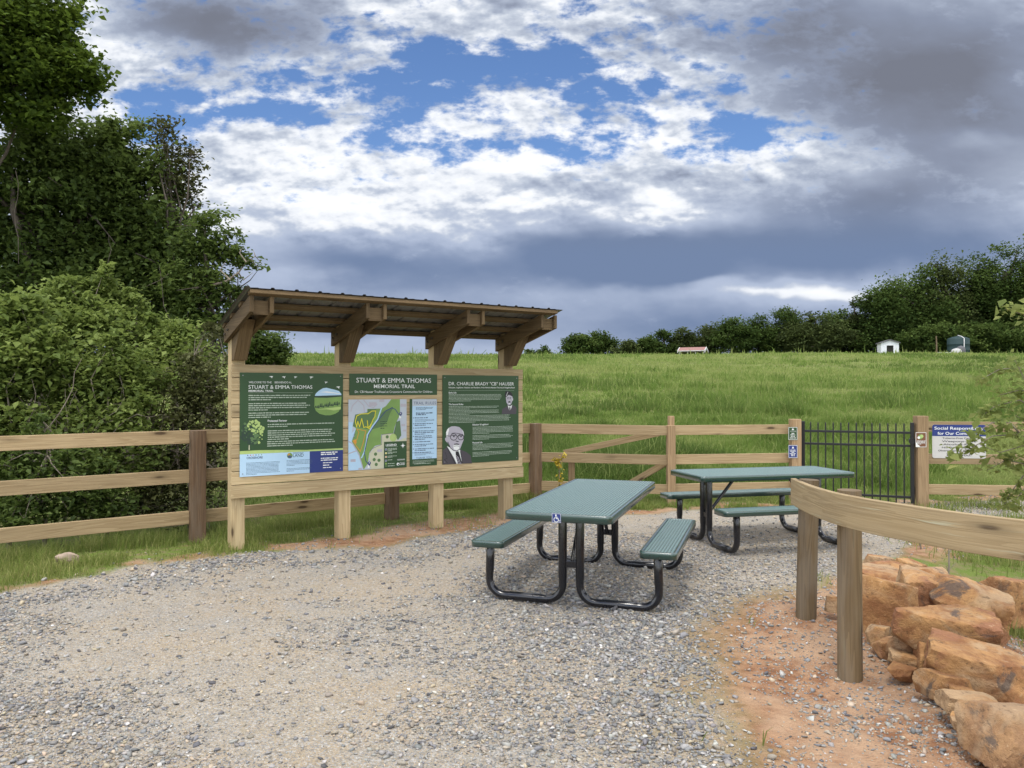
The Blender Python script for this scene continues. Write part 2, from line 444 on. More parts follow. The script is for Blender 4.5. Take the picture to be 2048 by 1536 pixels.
d = b.mix(b.m('MULTIPLY', b.ss(n3, .55, .7), .35), d, (.17, .075, .04))
gz = b.mix(b.ss(b.noise(co, .35, 5, .6), .35, .65), (.095, .135, .026), (.140, .195, .040))
gz = b.mix(b.m('MULTIPLY', b.ss(b.m('ADD', n2, b.m('MULTIPLY', b.m('SUBTRACT', n3, .5), .5)), .44, .62), .85), gz, (.175, .150, .075))
c = b.mix(zd, b.mix(zg, gz, g), d)
sp = b.m('ADD', .78, b.m('MULTIPLY', n3, .44))
c = b.mix(1.0, c, b.n('ShaderNodeCombineColor', {0: sp, 1: sp, 2: sp}).outputs[0], 'MULTIPLY')
nt.links.new(c, p.inputs['Base Color'])
p.inputs['Roughness'].default_value = .95
p.inputs['Specular IOR Level'].default_value = .15
hh = b.m('ADD', b.m('MULTIPLY', b.m('SUBTRACT', 1.0, vor.outputs['Distance']), .5), b.m('MULTIPLY', n3, .6))
hh = b.m('ADD', hh, b.m('MULTIPLY', n2, .8))
nt.links.new(b.n('ShaderNodeBump', {'Height': hh, 'Strength': .9, 'Distance': .016}).outputs[0], p.inputs['Normal'])
ground = np_mesh('ground', np.stack([X.ravel(), Y.ravel(), Z.ravel()], 1), quads, m,
                 colr=np.stack([gr, di, gs], 1), smooth=True)
tag(ground, None, None, None, 'structure')

# ------------------------------------------------------------------ gravel
def hull_variants(n, npts, flat, seed):
    rg = np.random.default_rng(seed); out = []
    for i in range(n):
        P = rg.normal(size=(npts, 3)); P /= np.linalg.norm(P, axis=1)[:, None]
        P *= rg.uniform(.75, 1.1, (npts, 1)); P *= np.array([1, rg.uniform(.6, .9), flat * rg.uniform(.7, 1.3)])
        bm = bmesh.new()
        for q in P: bm.verts.new(q)
        r_ = bmesh.ops.convex_hull(bm, input=bm.verts)
        bmesh.ops.delete(bm, geom=[g_ for g_ in r_['geom_interior'] if isinstance(g_, bmesh.types.BMVert)], context='VERTS')
        bmesh.ops.triangulate(bm, faces=bm.faces)
        bm.verts.index_update()
        out.append((np.array([v_.co[:] for v_ in bm.verts]), np.array([[v_.index for v_ in f_.verts] for f_ in bm.faces])))
        bm.free()
    return out
def rotmats(yaw, tx, ty):
    c, s = np.cos(yaw), np.sin(yaw); n = len(yaw)
    Rz = np.zeros((n, 3, 3)); Rz[:, 0, 0] = c; Rz[:, 0, 1] = -s; Rz[:, 1, 0] = s; Rz[:, 1, 1] = c; Rz[:, 2, 2] = 1
    c, s = np.cos(tx), np.sin(tx)
    Rx = np.zeros((n, 3, 3)); Rx[:, 0, 0] = 1; Rx[:, 1, 1] = c; Rx[:, 1, 2] = -s; Rx[:, 2, 1] = s; Rx[:, 2, 2] = c
    c, s = np.cos(ty), np.sin(ty)
    Ry = np.zeros((n, 3, 3)); Ry[:, 1, 1] = 1; Ry[:, 0, 0] = c; Ry[:, 0, 2] = s; Ry[:, 2, 0] = -s; Ry[:, 2, 2] = c
    return Rz @ Rx @ Ry
def scatter_stones(name, xs, ys, size, colr, sink=.25, seed=1):
    rg = np.random.default_rng(seed)
    var = hull_variants(14, 11, .55, seed)
    n = len(xs); zs = hgt(xs, ys)
    which = rg.integers(0, len(var), n)
    Rm = rotmats(rg.uniform(0, 6.28, n), rg.normal(0, .22, n), rg.normal(0, .22, n))
    VV = []; TT = []; CC = []; o = 0
    for k, (v_, t_) in enumerate(var):
        ix = np.where(which == k)[0]
        if not len(ix): continue
        P = np.einsum('nij,vj->nvi', Rm[ix], v_) * size[ix][:, None, None]
        P += np.stack([xs[ix], ys[ix], zs[ix] + size[ix] * sink], 1)[:, None, :]
        nv = len(v_)
        TT.append((t_[None] + (np.arange(len(ix)) * nv)[:, None, None] + o).reshape(-1, 3)); o += len(ix) * nv
        VV.append(P.reshape(-1, 3)); CC.append(np.repeat(colr[ix], nv, 0))
    return np_mesh(name, np.concatenate(VV), np.concatenate(TT), M['stone'], colr=np.concatenate(CC))
PAL = np.array([(.198, .199, .202), (.268, .262, .25), (.345, .338, .32), (.46, .45, .425), (.31, .275, .225), (.41, .34, .25), (.10, .10, .105), (.62, .61, .58)])
def stone_cols(n, w, rg):
    c = PAL[rg.choice(len(PAL), n, p=np.array(w) / sum(w))]
    return np.clip(c * rg.uniform(.72, 1.22, (n, 1)) * (1 + rg.normal(0, .018, (n, 3))), .02, .9)
def stones():
    rg = np.random.default_rng(11)
    xs = []; ys = []
    # density per square metre falls with distance from the spot people walk on
    for (y0, y1, dens) in ((2.6, 4.2, 9500), (4.2, 5.6, 6000), (5.6, 7.5, 4200), (7.5, 9.5, 3400), (9.5, 12.5, 2000)):
        xa, xb = -.72 * y1 - .5, .72 * y1 + .8
        n = int(dens * (xb - xa) * (y1 - y0))
        xs.append(rg.uniform(xa, xb, n)); ys.append(rg.uniform(y0, y1, n))
    x = np.concatenate(xs); y = np.concatenate(ys)
    g_, d_, s_, sd_ = zones(x, y)
    f = fbm(x, y, .75, 77, 4) + (fbm(x, y, 3.0, 78, 3) - .5) * .35
    tabl = np.exp(-(((x - .7) / 1.0) ** 2 + ((y - 5.8) / 1.3) ** 2))          # loose stone kicked up round the tables
    band = np.exp(-((sd_ - .5) / .55) ** 2) * (x < 1.2)
    f = f + .07 * sstep(y, 6.5, 9.0)
    pr = g_ * np.clip(.26 + 2.3 * (f - .48) + .45 * tabl + .40 * band, .15, 1) * (1 - .30 * np.exp(-((x - .1) ** 2 / 1.2 + (y - 3.9) ** 2 / .6)))
    pr = np.maximum(pr, d_ * np.where(x > 1.0, .22, .08) * sstep(f, .40, .56) + d_ * .04)
    pr = np.maximum(pr, (d_ > .5) * np.exp(-((x - 2.15) ** 2 + (y - 3.6) ** 2) / .25) * .45)
    k = rg.random(len(x)) < pr
    x, y, g_, tabl, band = x[k], y[k], g_[k], tabl[k], band[k]
    size = np.clip(rg.lognormal(math.log(.0060), .58, len(x)), .0024, .036) * (1 + .35 * tabl + .25 * band) * np.where(y > 6, 1.2, 1.0)
    size = size * np.where((f[k] < .47) & (size < .016), .72, 1.0)
    size = np.where(size > .026, size * .8, size)
    c = stone_cols(len(x), (24, 25, 15, 4, 20, 12, 6, .35), rg)
    blue = stone_cols(len(x), (46, 26, 12, 4, 6, 4, 7, .5), rg)
    mixk = rg.random(len(x)) < np.clip(band * .55 + tabl * .6, 0, .7)
    c = np.where(mixk[:, None], blue, c)
    return scatter_stones('gravel', x, y, size, c, .22, 4)
gv = stones(); tag(gv, 'loose grey and tan crushed gravel covering the trailhead clearing', 'gravel', None, 'stuff')

# ------------------------------------------------------------------ grass
def blades(name, x, y, h, w, tone, mat, lean=.35, seed=3, seg=2):
    rg = np.random.default_rng(seed); n = len(x)
    z = hgt(x, y) - .01
    a = rg.uniform(0, 6.28, n); dx = np.cos(a); dy = np.sin(a)
    la = rg.uniform(0, 6.28, n); lm = h * np.abs(rg.normal(0, lean, n))
    lx = np.cos(la) * lm; ly = np.sin(la) * lm
    B = np.stack([x, y, z], 1); S = np.stack([dx, dy, 0 * dx], 1) * w[:, None] / 2
    Mid = B + np.stack([lx * .35, ly * .35, h * .55], 1); T = B + np.stack([lx, ly, h * np.clip(1 - .25 * lm / h, .4, 1)], 1)
    if seg == 2:
        V = np.stack([B - S, B + S, Mid + S * .8, Mid - S * .8, T], 1).reshape(-1, 3)
        o = (np.arange(n) * 5)[:, None, None]
        t = (np.array([[0, 1, 2], [0, 2, 3], [3, 2, 4]])[None] + o).reshape(-1, 3); k = 5
    else:
        V = np.stack([B - S, B + S, T], 1).reshape(-1, 3)
        o = (np.arange(n) * 3)[:, None, None]; t = (np.array([[0, 1, 2]])[None] + o).reshape(-1, 3); k = 3
    return np_mesh(name, V, t, mat, rnd=np.repeat(np.clip(tone, 0, 1), k))
def field_grass():
    rg = np.random.default_rng(21); n = 390000
    y = np.exp(rg.uniform(math.log(10.6), math.log(128), n)); m_ = n // 3; y[:m_] = np.exp(rg.uniform(math.log(10.6), math.log(24), m_)); x = rg.uniform(-.62, .80, n) * y
    left = sstep(x + .30 * y, -1.5, 1.0)
    q = (x - FA[0]) * (-FD[1]) + (y - FA[1]) * FD[0]
    g_, d_, s_, sd_ = zones(x, y)
    k = (s_ > .5) & (left > rg.random(n)) & ((q > -.3) | (x > .6))
    x, y, q = x[k], y[k], q[k]; n = len(x)
    pt = fbm(x * .8, y, .34, 31, 5); pf = fbm(x, y, .95, 33, 4); pb = fbm(x, y * .45, .085, 35, 3)
    h = (.08 + .22 * sstep(pt, .46, .68) + .22 * sstep(pf, .5, .72) + .05) * rg.uniform(.5, 1.35, n)
    strip = np.exp(-((y - 11.6) / .8) ** 2)
    h = h * (1 - .55 * strip)
    h = h * np.where(y > 40, .85, 1.0)
    w = np.maximum(.007, y * .00105)
    tone = .46 + 1.5 * (pb - .5) + 1.0 * (pb - .5) - 1.7 * (pf - .5) - 1.2 * (pt - .5) + rg.normal(0, .13, n) + .30 * strip + .16 * sstep(y, 55, 115)
    dry = rg.random(n) < .04 + .05 * sstep(y, 60, 115)
    tone = np.where(dry, 1.0, tone); h = np.where(dry, h * 1.35, h); h = np.where((y > 95) & (rg.random(n) < .03), h * 3.2, h)
    return blades('field_grass', x, y, h, w, tone, M['grass'], .75, 5, 2)
fg = field_grass(); tag(fg, 'long green meadow grass rising over the hill behind the fence', 'grass', None, 'stuff')
def verge_grass():
    rg = np.random.default_rng(22); n = 320000
    x = rg.uniform(-7.0, 6.5, n); y = rg.uniform(2.8, 12.0, n)
    g_, d_, s_, sd_ = zones(x, y)
    q = (x - FA[0]) * (-FD[1]) + (y - FA[1]) * FD[0]
    cl = fbm(x, y, 2.6, 51, 3)
    pr = s_ * np.clip(.50 + 2.6 * (cl - .38), .35, 1) + (d_ * .035) * (cl > .54) * (x < 1.0)
    pr = pr * np.where(x > 1.0, .50 * sstep(cl, .38, .55), 1.0) * (q < 1.6)
    k = rg.random(n) < pr
    x, y, cl, q = x[k], y[k], cl[k], q[k]; n = len(x)
    h = (.035 + .085 * sstep(cl, .35, .65)) * rg.uniform(.5, 1.4, n) * (1 + .7 * sstep(q, -.45, .1))
    tone = .42 + 1.0 * (cl - .5) + rg.normal(0, .16, n)
    tone = np.where(rg.random(n) < .10, 1.0, tone)
    return blades('verge_grass', x, y, h, np.full(n, .0062), tone, M['verge'], .6, 6, 2)
vg = verge_grass(); tag(vg, 'short patchy grass along the fence and gravel edge', 'grass', None, 'stuff')

# ------------------------------------------------------------------ lettering helpers (flat graphics on a sign plane)
class Sign:
    """Graphics in a sign's own plane: u right, v up, stacked a millimetre or so apart."""
    def __init__(s, fn): s.fn = fn; s.mb = MB(); s.mats = []
    def mi(s, k):
        if k not in s.mats: s.mats.append(k)
        return s.mats.index(k)
    def poly(s, pts, mat, w):
        n = len(pts); a = sum(pts[i][0] * pts[(i + 1) % n][1] - pts[(i + 1) % n][0] * pts[i][1] for i in range(n))
        if a < 0: pts = pts[::-1]
        s.mb.add([s.fn(u, v, w) for u, v in pts], [tuple(range(n))], None, None, False, s.mi(mat))
    def rect(s, u0, v0, u1, v1, mat, w): s.poly([(u0, v0), (u1, v0), (u1, v1), (u0, v1)], mat, w)
    def disc(s, u, v, r, mat, w, n=20, ry=None):
        ry = ry or r
        s.poly([(u + r * math.cos(2 * math.pi * i / n), v + ry * math.sin(2 * math.pi * i / n)) for i in range(n)], mat, w)
    def stroke(s, pts, t, mat, w, closed=False):
        k = len(pts); rng_ = range(k if closed else k - 1)
        for i in rng_:
            a = Vector(pts[i]); c = Vector(pts[(i + 1) % k]); d = c - a
            if d.length < 1e-6: continue
            d.normalize(); nrm = Vector((-d.y, d.x)) * t / 2; e = d * t * .35
            s.poly([tuple(a - e - nrm), tuple(c + e - nrm), tuple(c + e + nrm), tuple(a - e + nrm)], mat, w + .00002 * (i % 5))
    def text(s, txt, u, v, h, mat, w, width=None, align='LEFT', bold=0.0, shear=0.0, spacing=1.0):
        cu = bpy.data.curves.new('lettering', 'FONT'); cu.body = txt; cu.size = 1.0; cu.offset = bold; cu.shear = shear
        cu.resolution_u = 3; cu.space_character = spacing
        ob = bpy.data.objects.new('lettering', cu); col.objects.link(ob)
        dg = bpy.context.evaluated_depsgraph_get()
        me = bpy.data.meshes.new_from_object(ob.evaluated_get(dg))
        vs = [q.co.copy() for q in me.vertices]; fs = [tuple(f_.vertices) for f_ in me.polygons]
        bpy.data.objects.remove(ob); bpy.data.curves.remove(cu); bpy.data.meshes.remove(me)
        if not vs: return
        x0 = min(q.x for q in vs); x1 = max(q.x for q in vs)
        sy = h / .73; sx = sy if width is None else width / (x1 - x0)
        W = (x1 - x0) * sx
        ox = {'LEFT': u, 'CENTER': u - W / 2, 'RIGHT': u - W}[align]
        s.mb.add([s.fn(ox + (q.x - x0) * sx, v + q.y * sy, w) for q in vs], fs, None, .5, False, s.mi(mat))
    def lines(s, u0, u1, v, n, dv, h, mat, w, seed=0, last=.5):
        # paragraph too small to read in the photo: word-sized dashes
        r_ = random.Random(seed)
        for i in range(n):
            end = u1 - r_.random() * (u1 - u0) * .08
            if i == n - 1: end = u0 + (u1 - u0) * last
            u = u0
            while u < end - h * .8:
                L = min(h * r_.uniform(1.0, 5.0), end - u)
                s.rect(u, v - i * dv, u + L, v - i * dv + h * r_.uniform(.75, 1), mat, w); u += L + h * .55
    def build(s, name, parent): return s.mb.build(name, [M[k] for k in s.mats], parent)

# ------------------------------------------------------------------ kiosk
KP = Vector((-2.815, 7.93, 0)); KA = math.atan2(.549, .836)
kiosk = empty('information_kiosk', KP, KA, 'roofed timber information board with four green trail panels beside the gravel', 'information board')
# local frame: X along the board, -Y towards the visitor
PT = [.0, 1.156, 2.336, 3.335]
for i, t in enumerate(PT):
    q = MB(); q.box((t, .105, 1.10), (.14, .14, 2.54), None, 2); q.build('post', M['pine'] if True else 0, kiosk, bevel=.005)
pl = MB()
z0 = .532; bh = .1385
for i in range(10):
    yy = .012 if 0 < i < 9 else .010
    z = z0 + bh * i
    e0, e1 = (-.085, 3.535) if i == 0 else (-.075 + random.uniform(-.004, .004), 3.528 + random.uniform(-.003, .004))
    pl.box(((e0 + e1) / 2, yy + (0 if i else -.006), z + bh / 2), (e1 - e0, .035, bh - .007), None, 0)
plank = pl.build('plank_wall', M['pine'], kiosk, bevel=.003)
# rafters: rise towards the visitor
def rz(y): return 2.325 - .235 * (y + -.15) * -1 * -1 if False else 2.30 + (.15 - y) * .235
for t in PT:
    for sgn in (-1, 1):
        q = MB(); x0 = t + sgn * .0945 - .019
        poly = [(.17, rz(.17)), (-.85, rz(-.85)), (-.85, rz(-.85) - .155), (.17, rz(.17) - .155)]
        q.prism(poly, lambda a, b_, c: Vector((x0 + c, a, b_)), .038, axis=0)
        q.build('rafter', M['pine_stain_shade'], kiosk, bevel=.003)
        for (yy, dz) in ((-.02, -.075), (.10, -.085)):
            bt = MB(); xs_ = x0 - .012 if sgn < 0 else x0 + .050
            bt.tube([(xs_ - .006, yy, rz(yy) + dz), (xs_ + .008, yy, rz(yy) + dz)], .013, 8)
            bt.build('bolt', M['bolt'], kiosk)
    q = MB(); q.box((t, -.79, rz(-.79) - .093), (.148, .04, .135), None, 0); q.build('spacer_block', M['pine_stain_shade'], kiosk, bevel=.003)
    q = MB()
    poly = [(.034, 1.955), (-.055, 1.955), (-.37, rz(-.37) - .07), (-.12, rz(-.12) - .02), (.034, 2.20)]
    q.prism(poly, lambda a, b_, c: Vector((t - .068 + c, a, b_)), .136, axis=1)
    q.build('knee_brace', M['pine_stain_shade'], kiosk, bevel=.004)
for yy in (-.865, -.52, -.17, .15):
    q = MB(); zz = rz(yy) + .021
    q.box((1.645, yy, zz), (3.54, .088, .038), Matrix.Rotation(-math.atan(.235), 3, 'X'), 0)
    q.build('purlin', M['pine_stain_shade'], kiosk, bevel=.003)
rf = MB()
# ribbed sheet: profile along X
prof = []
x = -.17
while x < 3.30:
    prof += [(x, 0), (x + .012, .013), (x + .034, .013), (x + .046, 0), (x + .115, .004), (x + .125, 0)]
    x += .2286
prof += [(3.49, 0)]
def rp(px_, h_, yy): return Vector((px_, yy, rz(yy) + .046 + h_))
for (off_, flip) in ((0, False), (.0012, True)):
    vs = []; fs = []
    for (px_, h_) in prof: vs += [rp(px_, h_ + off_, -.915), rp(px_, h_ + off_, .22)]
    for i in range(len(prof) - 1): fs.append((2 * i, 2 * i + 2, 2 * i + 3, 2 * i + 1) if flip else (2 * i, 2 * i + 1, 2 * i + 3, 2 * i + 2))
    rf.add(vs, fs, None, .5, False, 0)
roof = rf.build('metal_roof', M['metal'], kiosk)
sw = MB()
x = -.17
while x < 3.4:
    for yy in (-.865, -.52, -.17, .15):
        for dx in (-.012, .058):
            c0 = rp(x + dx, .0, yy); sw.tube([c0, c0 + Vector((0, 0, .008))], .0055, 6)
    x += .2286
sw.build('roof_screws', M['metal'], roof)['kind'] = 'stuff'

def sign_fn(u0, v0, yb): return lambda u, v, w: Vector((u0 + u, yb - w, v0 + v))
YB = -.0085
def panel(u0, u1, v0, v1, mat, label, name='sign_panel'):
    q = MB(); q.box(((u0 + u1) / 2, YB - .002, (v0 + v1) / 2), (u1 - u0, .006, v1 - v0), None, 0)
    o = q.build(name, M[mat], kiosk); o['label'] = label
    return o, sign_fn(u0, v0, YB - .0052)
def screws(parent, fn, W, Hh):
    for u in (.03, W - .03):
        for v in (.03, Hh - .03):
            q = MB(); q.tube([fn(u, v, 0), fn(u, v, .004)], .006, 8); q.build('screw', M['metal'], parent)

# --- welcome panel (drawn on a 1372 x 1385 grid)
W1, H1 = 1.112, 1.077
pw, f1 = panel(.005, .005 + W1, .754, .754 + H1, 's_green', 'welcome panel with painted tree, valley picture and blue strip')
screws(pw, f1, W1, H1)
def c2(cx, cy):   # crop -> sign coordinates, undoing the slight perspective
    u = (cx - 55) / 1378
    top = 68 + 12 * u; bot = 1468 - 82 * u
    return (u * W1, H1 * (1 - (cy - top) / (bot - top)))
s = Sign(f1)
u, v = c2(165, 212); s.text('WELCOME TO THE', u, v, .021, 's_white', .001, .235)
u, v = c2(498, 212); s.text('BIENVENIDO AL', u, v, .021, 's_white', .001, .18)
u, v = c2(163, 286); s.text('STUART & EMMA THOMAS', u, v, .040, 's_white', .001, .675)
u, v = c2(163, 327); s.text('MEMORIAL TRAIL', u, v, .020, 's_white', .001, .255, bold=.02)
u, v = c2(163, 342); s.rect(u, v, u + .68, v + .002, 's_pale', .001)
s.build('lettering', pw); s = Sign(f1)
u, v = c2(408, 730); s.text('Protected Forever', u, v, .023, 's_white', .001, .205, bold=.015)
for (cx, cy, n, w_, sd_) in ((163, 383, 3, .66, 1), (163, 492, 4, .66, 2), (163, 620, 3, .66, 3), (408, 772, 2, .74, 4), (408, 858, 5, .74, 5), (402, 1003, 3, .77, 6)):
    u, v = c2(cx, cy); s.lines(u, u + w_, v, n, .0222, .0105, 's_pale', .001, sd_, .3 if n != 3 else .35)
s.build('paragraphs', pw)
s = Sign(f1)
u0, v0 = c2(50, 1140); u1, v1 = c2(1068, 1100)
s.rect(0, .0, .735, .232, 's_sky', .0008); s.rect(.735, 0, W1, .232, 's_navy', .0008)
s.poly([(0, .2325), (W1, .2325), (W1, .252), (.7, .250), (.4, .262), (.2, .268), (0, .266)], 's_lime', .0008)
u, v = c2(140, 1228); s.text('CROSSNORE', u, v, .023, 's_ink', .0016, .165, bold=.02)
for k, cm in enumerate(('s_navy', 's_red', 's_orange', 's_navy', 's_leaf', 's_leaf')): s.disc(u + .012 + k * .028, v + .038, .006, cm, .0016, 8)
u, v = c2(740, 1203); s.text('LAND', u, v, .036, 's_dark', .0016, .115, bold=.006)
u, v = c2(740, 1158); s.text('PIEDMONT', u, v, .014, 's_dark', .0016, .115)
u, v = c2(697, 1183); s.disc(u, v, .030, 's_leaf', .0012); s.poly([(u - .028, v - .004), (u, v + .006), (u + .028, v - .012), (u + .015, v - .028), (u - .012, v - .026)], 's_ink', .0016); s.disc(u - .010, v + .014, .011, 's_orange', .0016, 12)
for (cx, cy, n, w_, sd_) in ((135, 1285, 10, .36, 11), (655, 1252, 5, .285, 12), (655, 1362, 3, .275, 13)):
    u, v = c2(cx, cy); s.lines(u, u + w_, v, n, .0133, .0045, 's_ink', .0016, sd_, .3)
for (cx, cy, n, w_, hh_, sd_) in ((1120, 1150, 2, .19, .013, 14), (1120, 1226, 2, .21, .011, 15), (1150, 1285, 1, .12, .010, 16), (1150, 1318, 1, .09, .010, 17), (1150, 1350, 1, .12, .010, 18)):
    u, v = c2(cx, cy); s.lines(u, u + w_, v, n, .0205, hh_, 's_white', .0016, sd_, .9)
s.build('contact_strip', pw)
s = Sign(f1)
pts = [(1030, 400), (1050, 345), (1090, 310), (1150, 275), (1200, 270), (1260, 285), (1330, 300), (1375, 315), (1405, 350), (1410, 400), (1405, 480), (1395, 545), (1370, 590), (1320, 620), (1250, 640), (1180, 640), (1100, 620), (1050, 580), (1030, 530)]
s.poly([c2(*q) for q in pts], 's_leaf', .0008)
s.poly([c2(*q) for q in [(1031, 385), (1050, 345), (1090, 310), (1150, 275), (1200, 270), (1260, 285), (1330, 300), (1375, 315), (1405, 350), (1409, 372)]], 's_sky', .0013)
s.poly([c2(*q) for q in [(1030, 380), (1409, 368), (1409, 388), (1300, 398), (1200, 405), (1030, 402)]], 's_dark', .0018)
for k in range(16):
    cx = 1045 + k * 22; cy = 540 - k * 3 + (k % 3) * 6; hh_ = 30 + (k * 7) % 34
    s.poly([c2(cx - 11, cy), c2(cx + 11, cy - 2), c2(cx + 4, cy - hh_), c2(cx - 5, cy - hh_ * .9)], 's_dark', .0018 + .0001 * (k % 3))
s.poly([c2(*q) for q in [(1045, 565), (1250, 540), (1400, 525), (1398, 560), (1300, 575), (1200, 560)]], 's_lime', .0024)
s.poly([c2(*q) for q in [(1100, 330), (1200, 318), (1390, 345), (1390, 352), (1200, 335)]], 's_white', .0018)
s.build('valley_picture', pw)
s = Sign(f1)
rr = random.Random(3)
for k in range(150):
    an = rr.uniform(0, 6.28); rd = math.sqrt(rr.random()); cx = 215 + 145 * rd * math.cos(an); cy = 875 + 165 * rd * math.sin(an)
    cx = max(62, cx); sz = rr.uniform(9, 26)
    light = (cx - 215) * .7 - (cy - 875) * .5 + rr.uniform(-80, 80)
    mt = 's_lime' if light > 35 else ('s_wood' if light > -40 else 's_dark')
    s.poly([c2(cx + sz * rr.uniform(.6, 1.1) * math.cos(a_), cy + sz * rr.uniform(.6, 1.1) * math.sin(a_)) for a_ in [i * .9 for i in range(7)]], mt, .0008 + .00002 * (k % 40))
s.poly([c2(165, 1105), c2(180, 1105), c2(178, 1040), c2(168, 1040)], 's_tan', .0018)
s.build('tree_picture', pw)
s = Sign(f1)
def bird(cx, cy, k, flip=1):
    s.poly([c2(cx - 30 * k * flip, cy - 4 * k), c2(cx - 5 * k * flip, cy - 10 * k), c2(cx + 22 * k * flip, cy - 8 * k), c2(cx + 10 * k * flip, cy + 3 * k), c2(cx + 8 * k * flip, cy + 22 * k), c2(cx - 2 * k * flip, cy + 6 * k)], 's_pale' if False else 's_white', .001)
for a_ in ((455, 125, 1), (620, 128, 1), (770, 128, .9, -1), (985, 130, 1.1, -1), (1190, 197, .9, -1), (1365, 262, 1.1)):
    s = Sign(f1); bird(*a_); s.build('bird_picture', pw)

# --- title panel
W2, H2 = 1.10, .242
pt_, f2 = panel(1.19, 2.29, 1.592, 1.834, 's_green', 'wide title panel with the trail name in white letters')
s = Sign(f2)
s.text('STUART & EMMA THOMAS', W2 / 2, .143, .055, 's_white', .001, .935, 'CENTER')
s.text('MEMORIAL TRAIL', W2 / 2, .080, .043, 's_white', .001, .515, 'CENTER', bold=.006)
s.text('Dr. CB Hauser Trailhead at Crossnore Communites for Children', W2 / 2, .026, .026, 's_white', .001, .97, 'CENTER')
s.build('lettering', pt_)

# --- map panel
W3, H3 = .71, .792
pm, f3 = panel(1.18, 1.89, .752, 1.544, 's_map', 'trail map panel with yellow and orange loops and a legend box')
def c3(cx, cy):
    u = (cx - 85) / 845; top = 470; bot = 1506 - 40 * u
    return (min(W3, max(0, u * W3)), min(H3, max(0, H3 * (1 - (cy - top) / (bot - top)))))
s = Sign(f3)
P3 = lambda L: [c3(*q) for q in L]
s.poly(P3([(85, 800), (150, 800), (130, 960), (190, 890), (170, 1010), (130, 1080), (250, 1330), (300, 1500), (85, 1506)]), 's_sky', .0008)
s.poly(P3([(350, 610), (560, 605), (620, 570), (700, 470), (830, 470), (830, 700), (780, 800), (750, 880), (730, 970), (550, 985), (550, 1130), (460, 1150), (380, 1240), (360, 1400), (300, 1500), (260, 1340), (130, 1080), (190, 890), (145, 860), (180, 690), (350, 660)]), 's_leaf', .0008)
s.poly(P3([(500, 740), (560, 660), (720, 580), (730, 600), (680, 680), (640, 800), (560, 870), (380, 920), (440, 860)]), 's_wood', .0014)
s.poly(P3([(780, 800), (830, 780), (850, 1000), (800, 1070), (740, 970)]), 's_wood', .0014)
s.poly(P3([(145, 860), (180, 690), (350, 660), (360, 610), (480, 610), (470, 700), (380, 910)]), 's_wood', .0012)
s.poly(P3([(560, 990), (730, 970), (800, 1080), (925, 1030), (925, 1100), (600, 1100), (590, 1480), (400, 1490), (380, 1260), (460, 1160), (550, 1140)]), 's_tan', .0010)
s.disc(*c3(730, 1030), .045, 's_lime', .0014, 14)
for q in ((470, 1270), (450, 1350), (520, 1360), (480, 1420), (640, 1020)): s.disc(*c3(*q), .020, 's_wood', .0014, 9)
for q in ((530, 1220, .03), (880, 560, .035), (880, 850, .025), (900, 930, .02), (430, 540, .045), (560, 490, .03), (150, 1360, .03), (250, 1480, .02)): u, v = c3(q[0], q[1]); s.rect(u - q[2], v - q[2] * .5, u + q[2], v + q[2] * .5, 's_grey', .0014)
for L in ([(120, 640), (140, 560), (220, 480)], [(220, 480), (300, 560), (310, 650)], [(300, 480), (370, 570), (440, 590), (490, 540)], [(85, 1080), (140, 1110), (230, 1260), (290, 1480)], [(85, 1260), (190, 1220)]): s.stroke(P3(L), .012, 's_grey', .0014)
s.stroke(P3([(380, 1250), (420, 1190), (560, 1130), (560, 985), (740, 965), (780, 800)]), .004, 's_suit', .0018)
s.stroke(P3([(555, 600), (500, 760), (420, 870), (350, 990), (340, 1080), (310, 1230), (270, 1320)]), .014, 's_sky', .0018)
s.stroke(P3([(830, 720), (760, 620), (710, 595), (620, 640), (520, 760), (430, 880), (370, 980), (345, 1080), (310, 1250), (330, 1370), (370, 1420)]), .008, 's_navy', .0020)
s.stroke(P3([(400, 830), (385, 900), (330, 870), (300, 880), (270, 750), (240, 870), (215, 790), (200, 870), (180, 790), (200, 710), (260, 680), (360, 680), (420, 640), (470, 640), (460, 720), (430, 770), (400, 850), (360, 880), (350, 780)]), .009, 's_yellow', .0020)
s.stroke(P3([(200, 900), (330, 930), (310, 1010), (290, 1110), (250, 1230), (150, 1080), (200, 1060), (230, 950), (200, 900)]), .007, 's_orange', .0020)
s.poly(P3([(140, 1070), (190, 1050), (200, 1100), (185, 1120)]), 's_orange', .0021)
for q in ((840, 680), (380, 1400)): u, v = c3(*q); s.disc(u, v, .018, 's_navy', .0026, 14); s.poly([(u - .013, v - .010), (u + .013, v - .010), (u, v - .036)], 's_navy', .0026); s.text('P', u, v - .008, .018, 's_white', .0032, None, 'CENTER', bold=.02)
for q in ((830, 730), (370, 1450)): u, v = c3(*q); s.rect(u - .012, v - .016, u + .012, v + .016, 's_white', .0024)
u, v = c3(540, 800)
s.lines(u, u + .085, v, 4, .026, .010, 's_dark', .0026, 31, .6)
s.build('trail_map', pm)
s = Sign(f3)
u0, v0 = c3(592, 1480); u1, v1 = c3(930, 1082); u1 = W3
s.rect(u0, 0, u1, v1, 's_green', .0034)
s.text('LEGEND', u0 + .022, v1 - .050, .024, 's_white', .0042, .135, bold=.02)
s.rect(u0 + .022, v1 - .060, u0 + .17, v1 - .0575, 's_pale', .0042)
for k, (cm, n) in enumerate((('s_navy', 3), ('s_yellow', 2), ('s_orange', 2), ('s_navy', 1))):
    v = v1 - .088 - k * .043; s.disc(u0 + .024, v, .012, 's_white', .0040, 12); s.disc(u0 + .024, v, .009, cm, .0046, 12); s.lines(u0 + .044, u0 + .165, v + .004, n, .013, .008, 's_pale', .0042, 40 + k, .5)
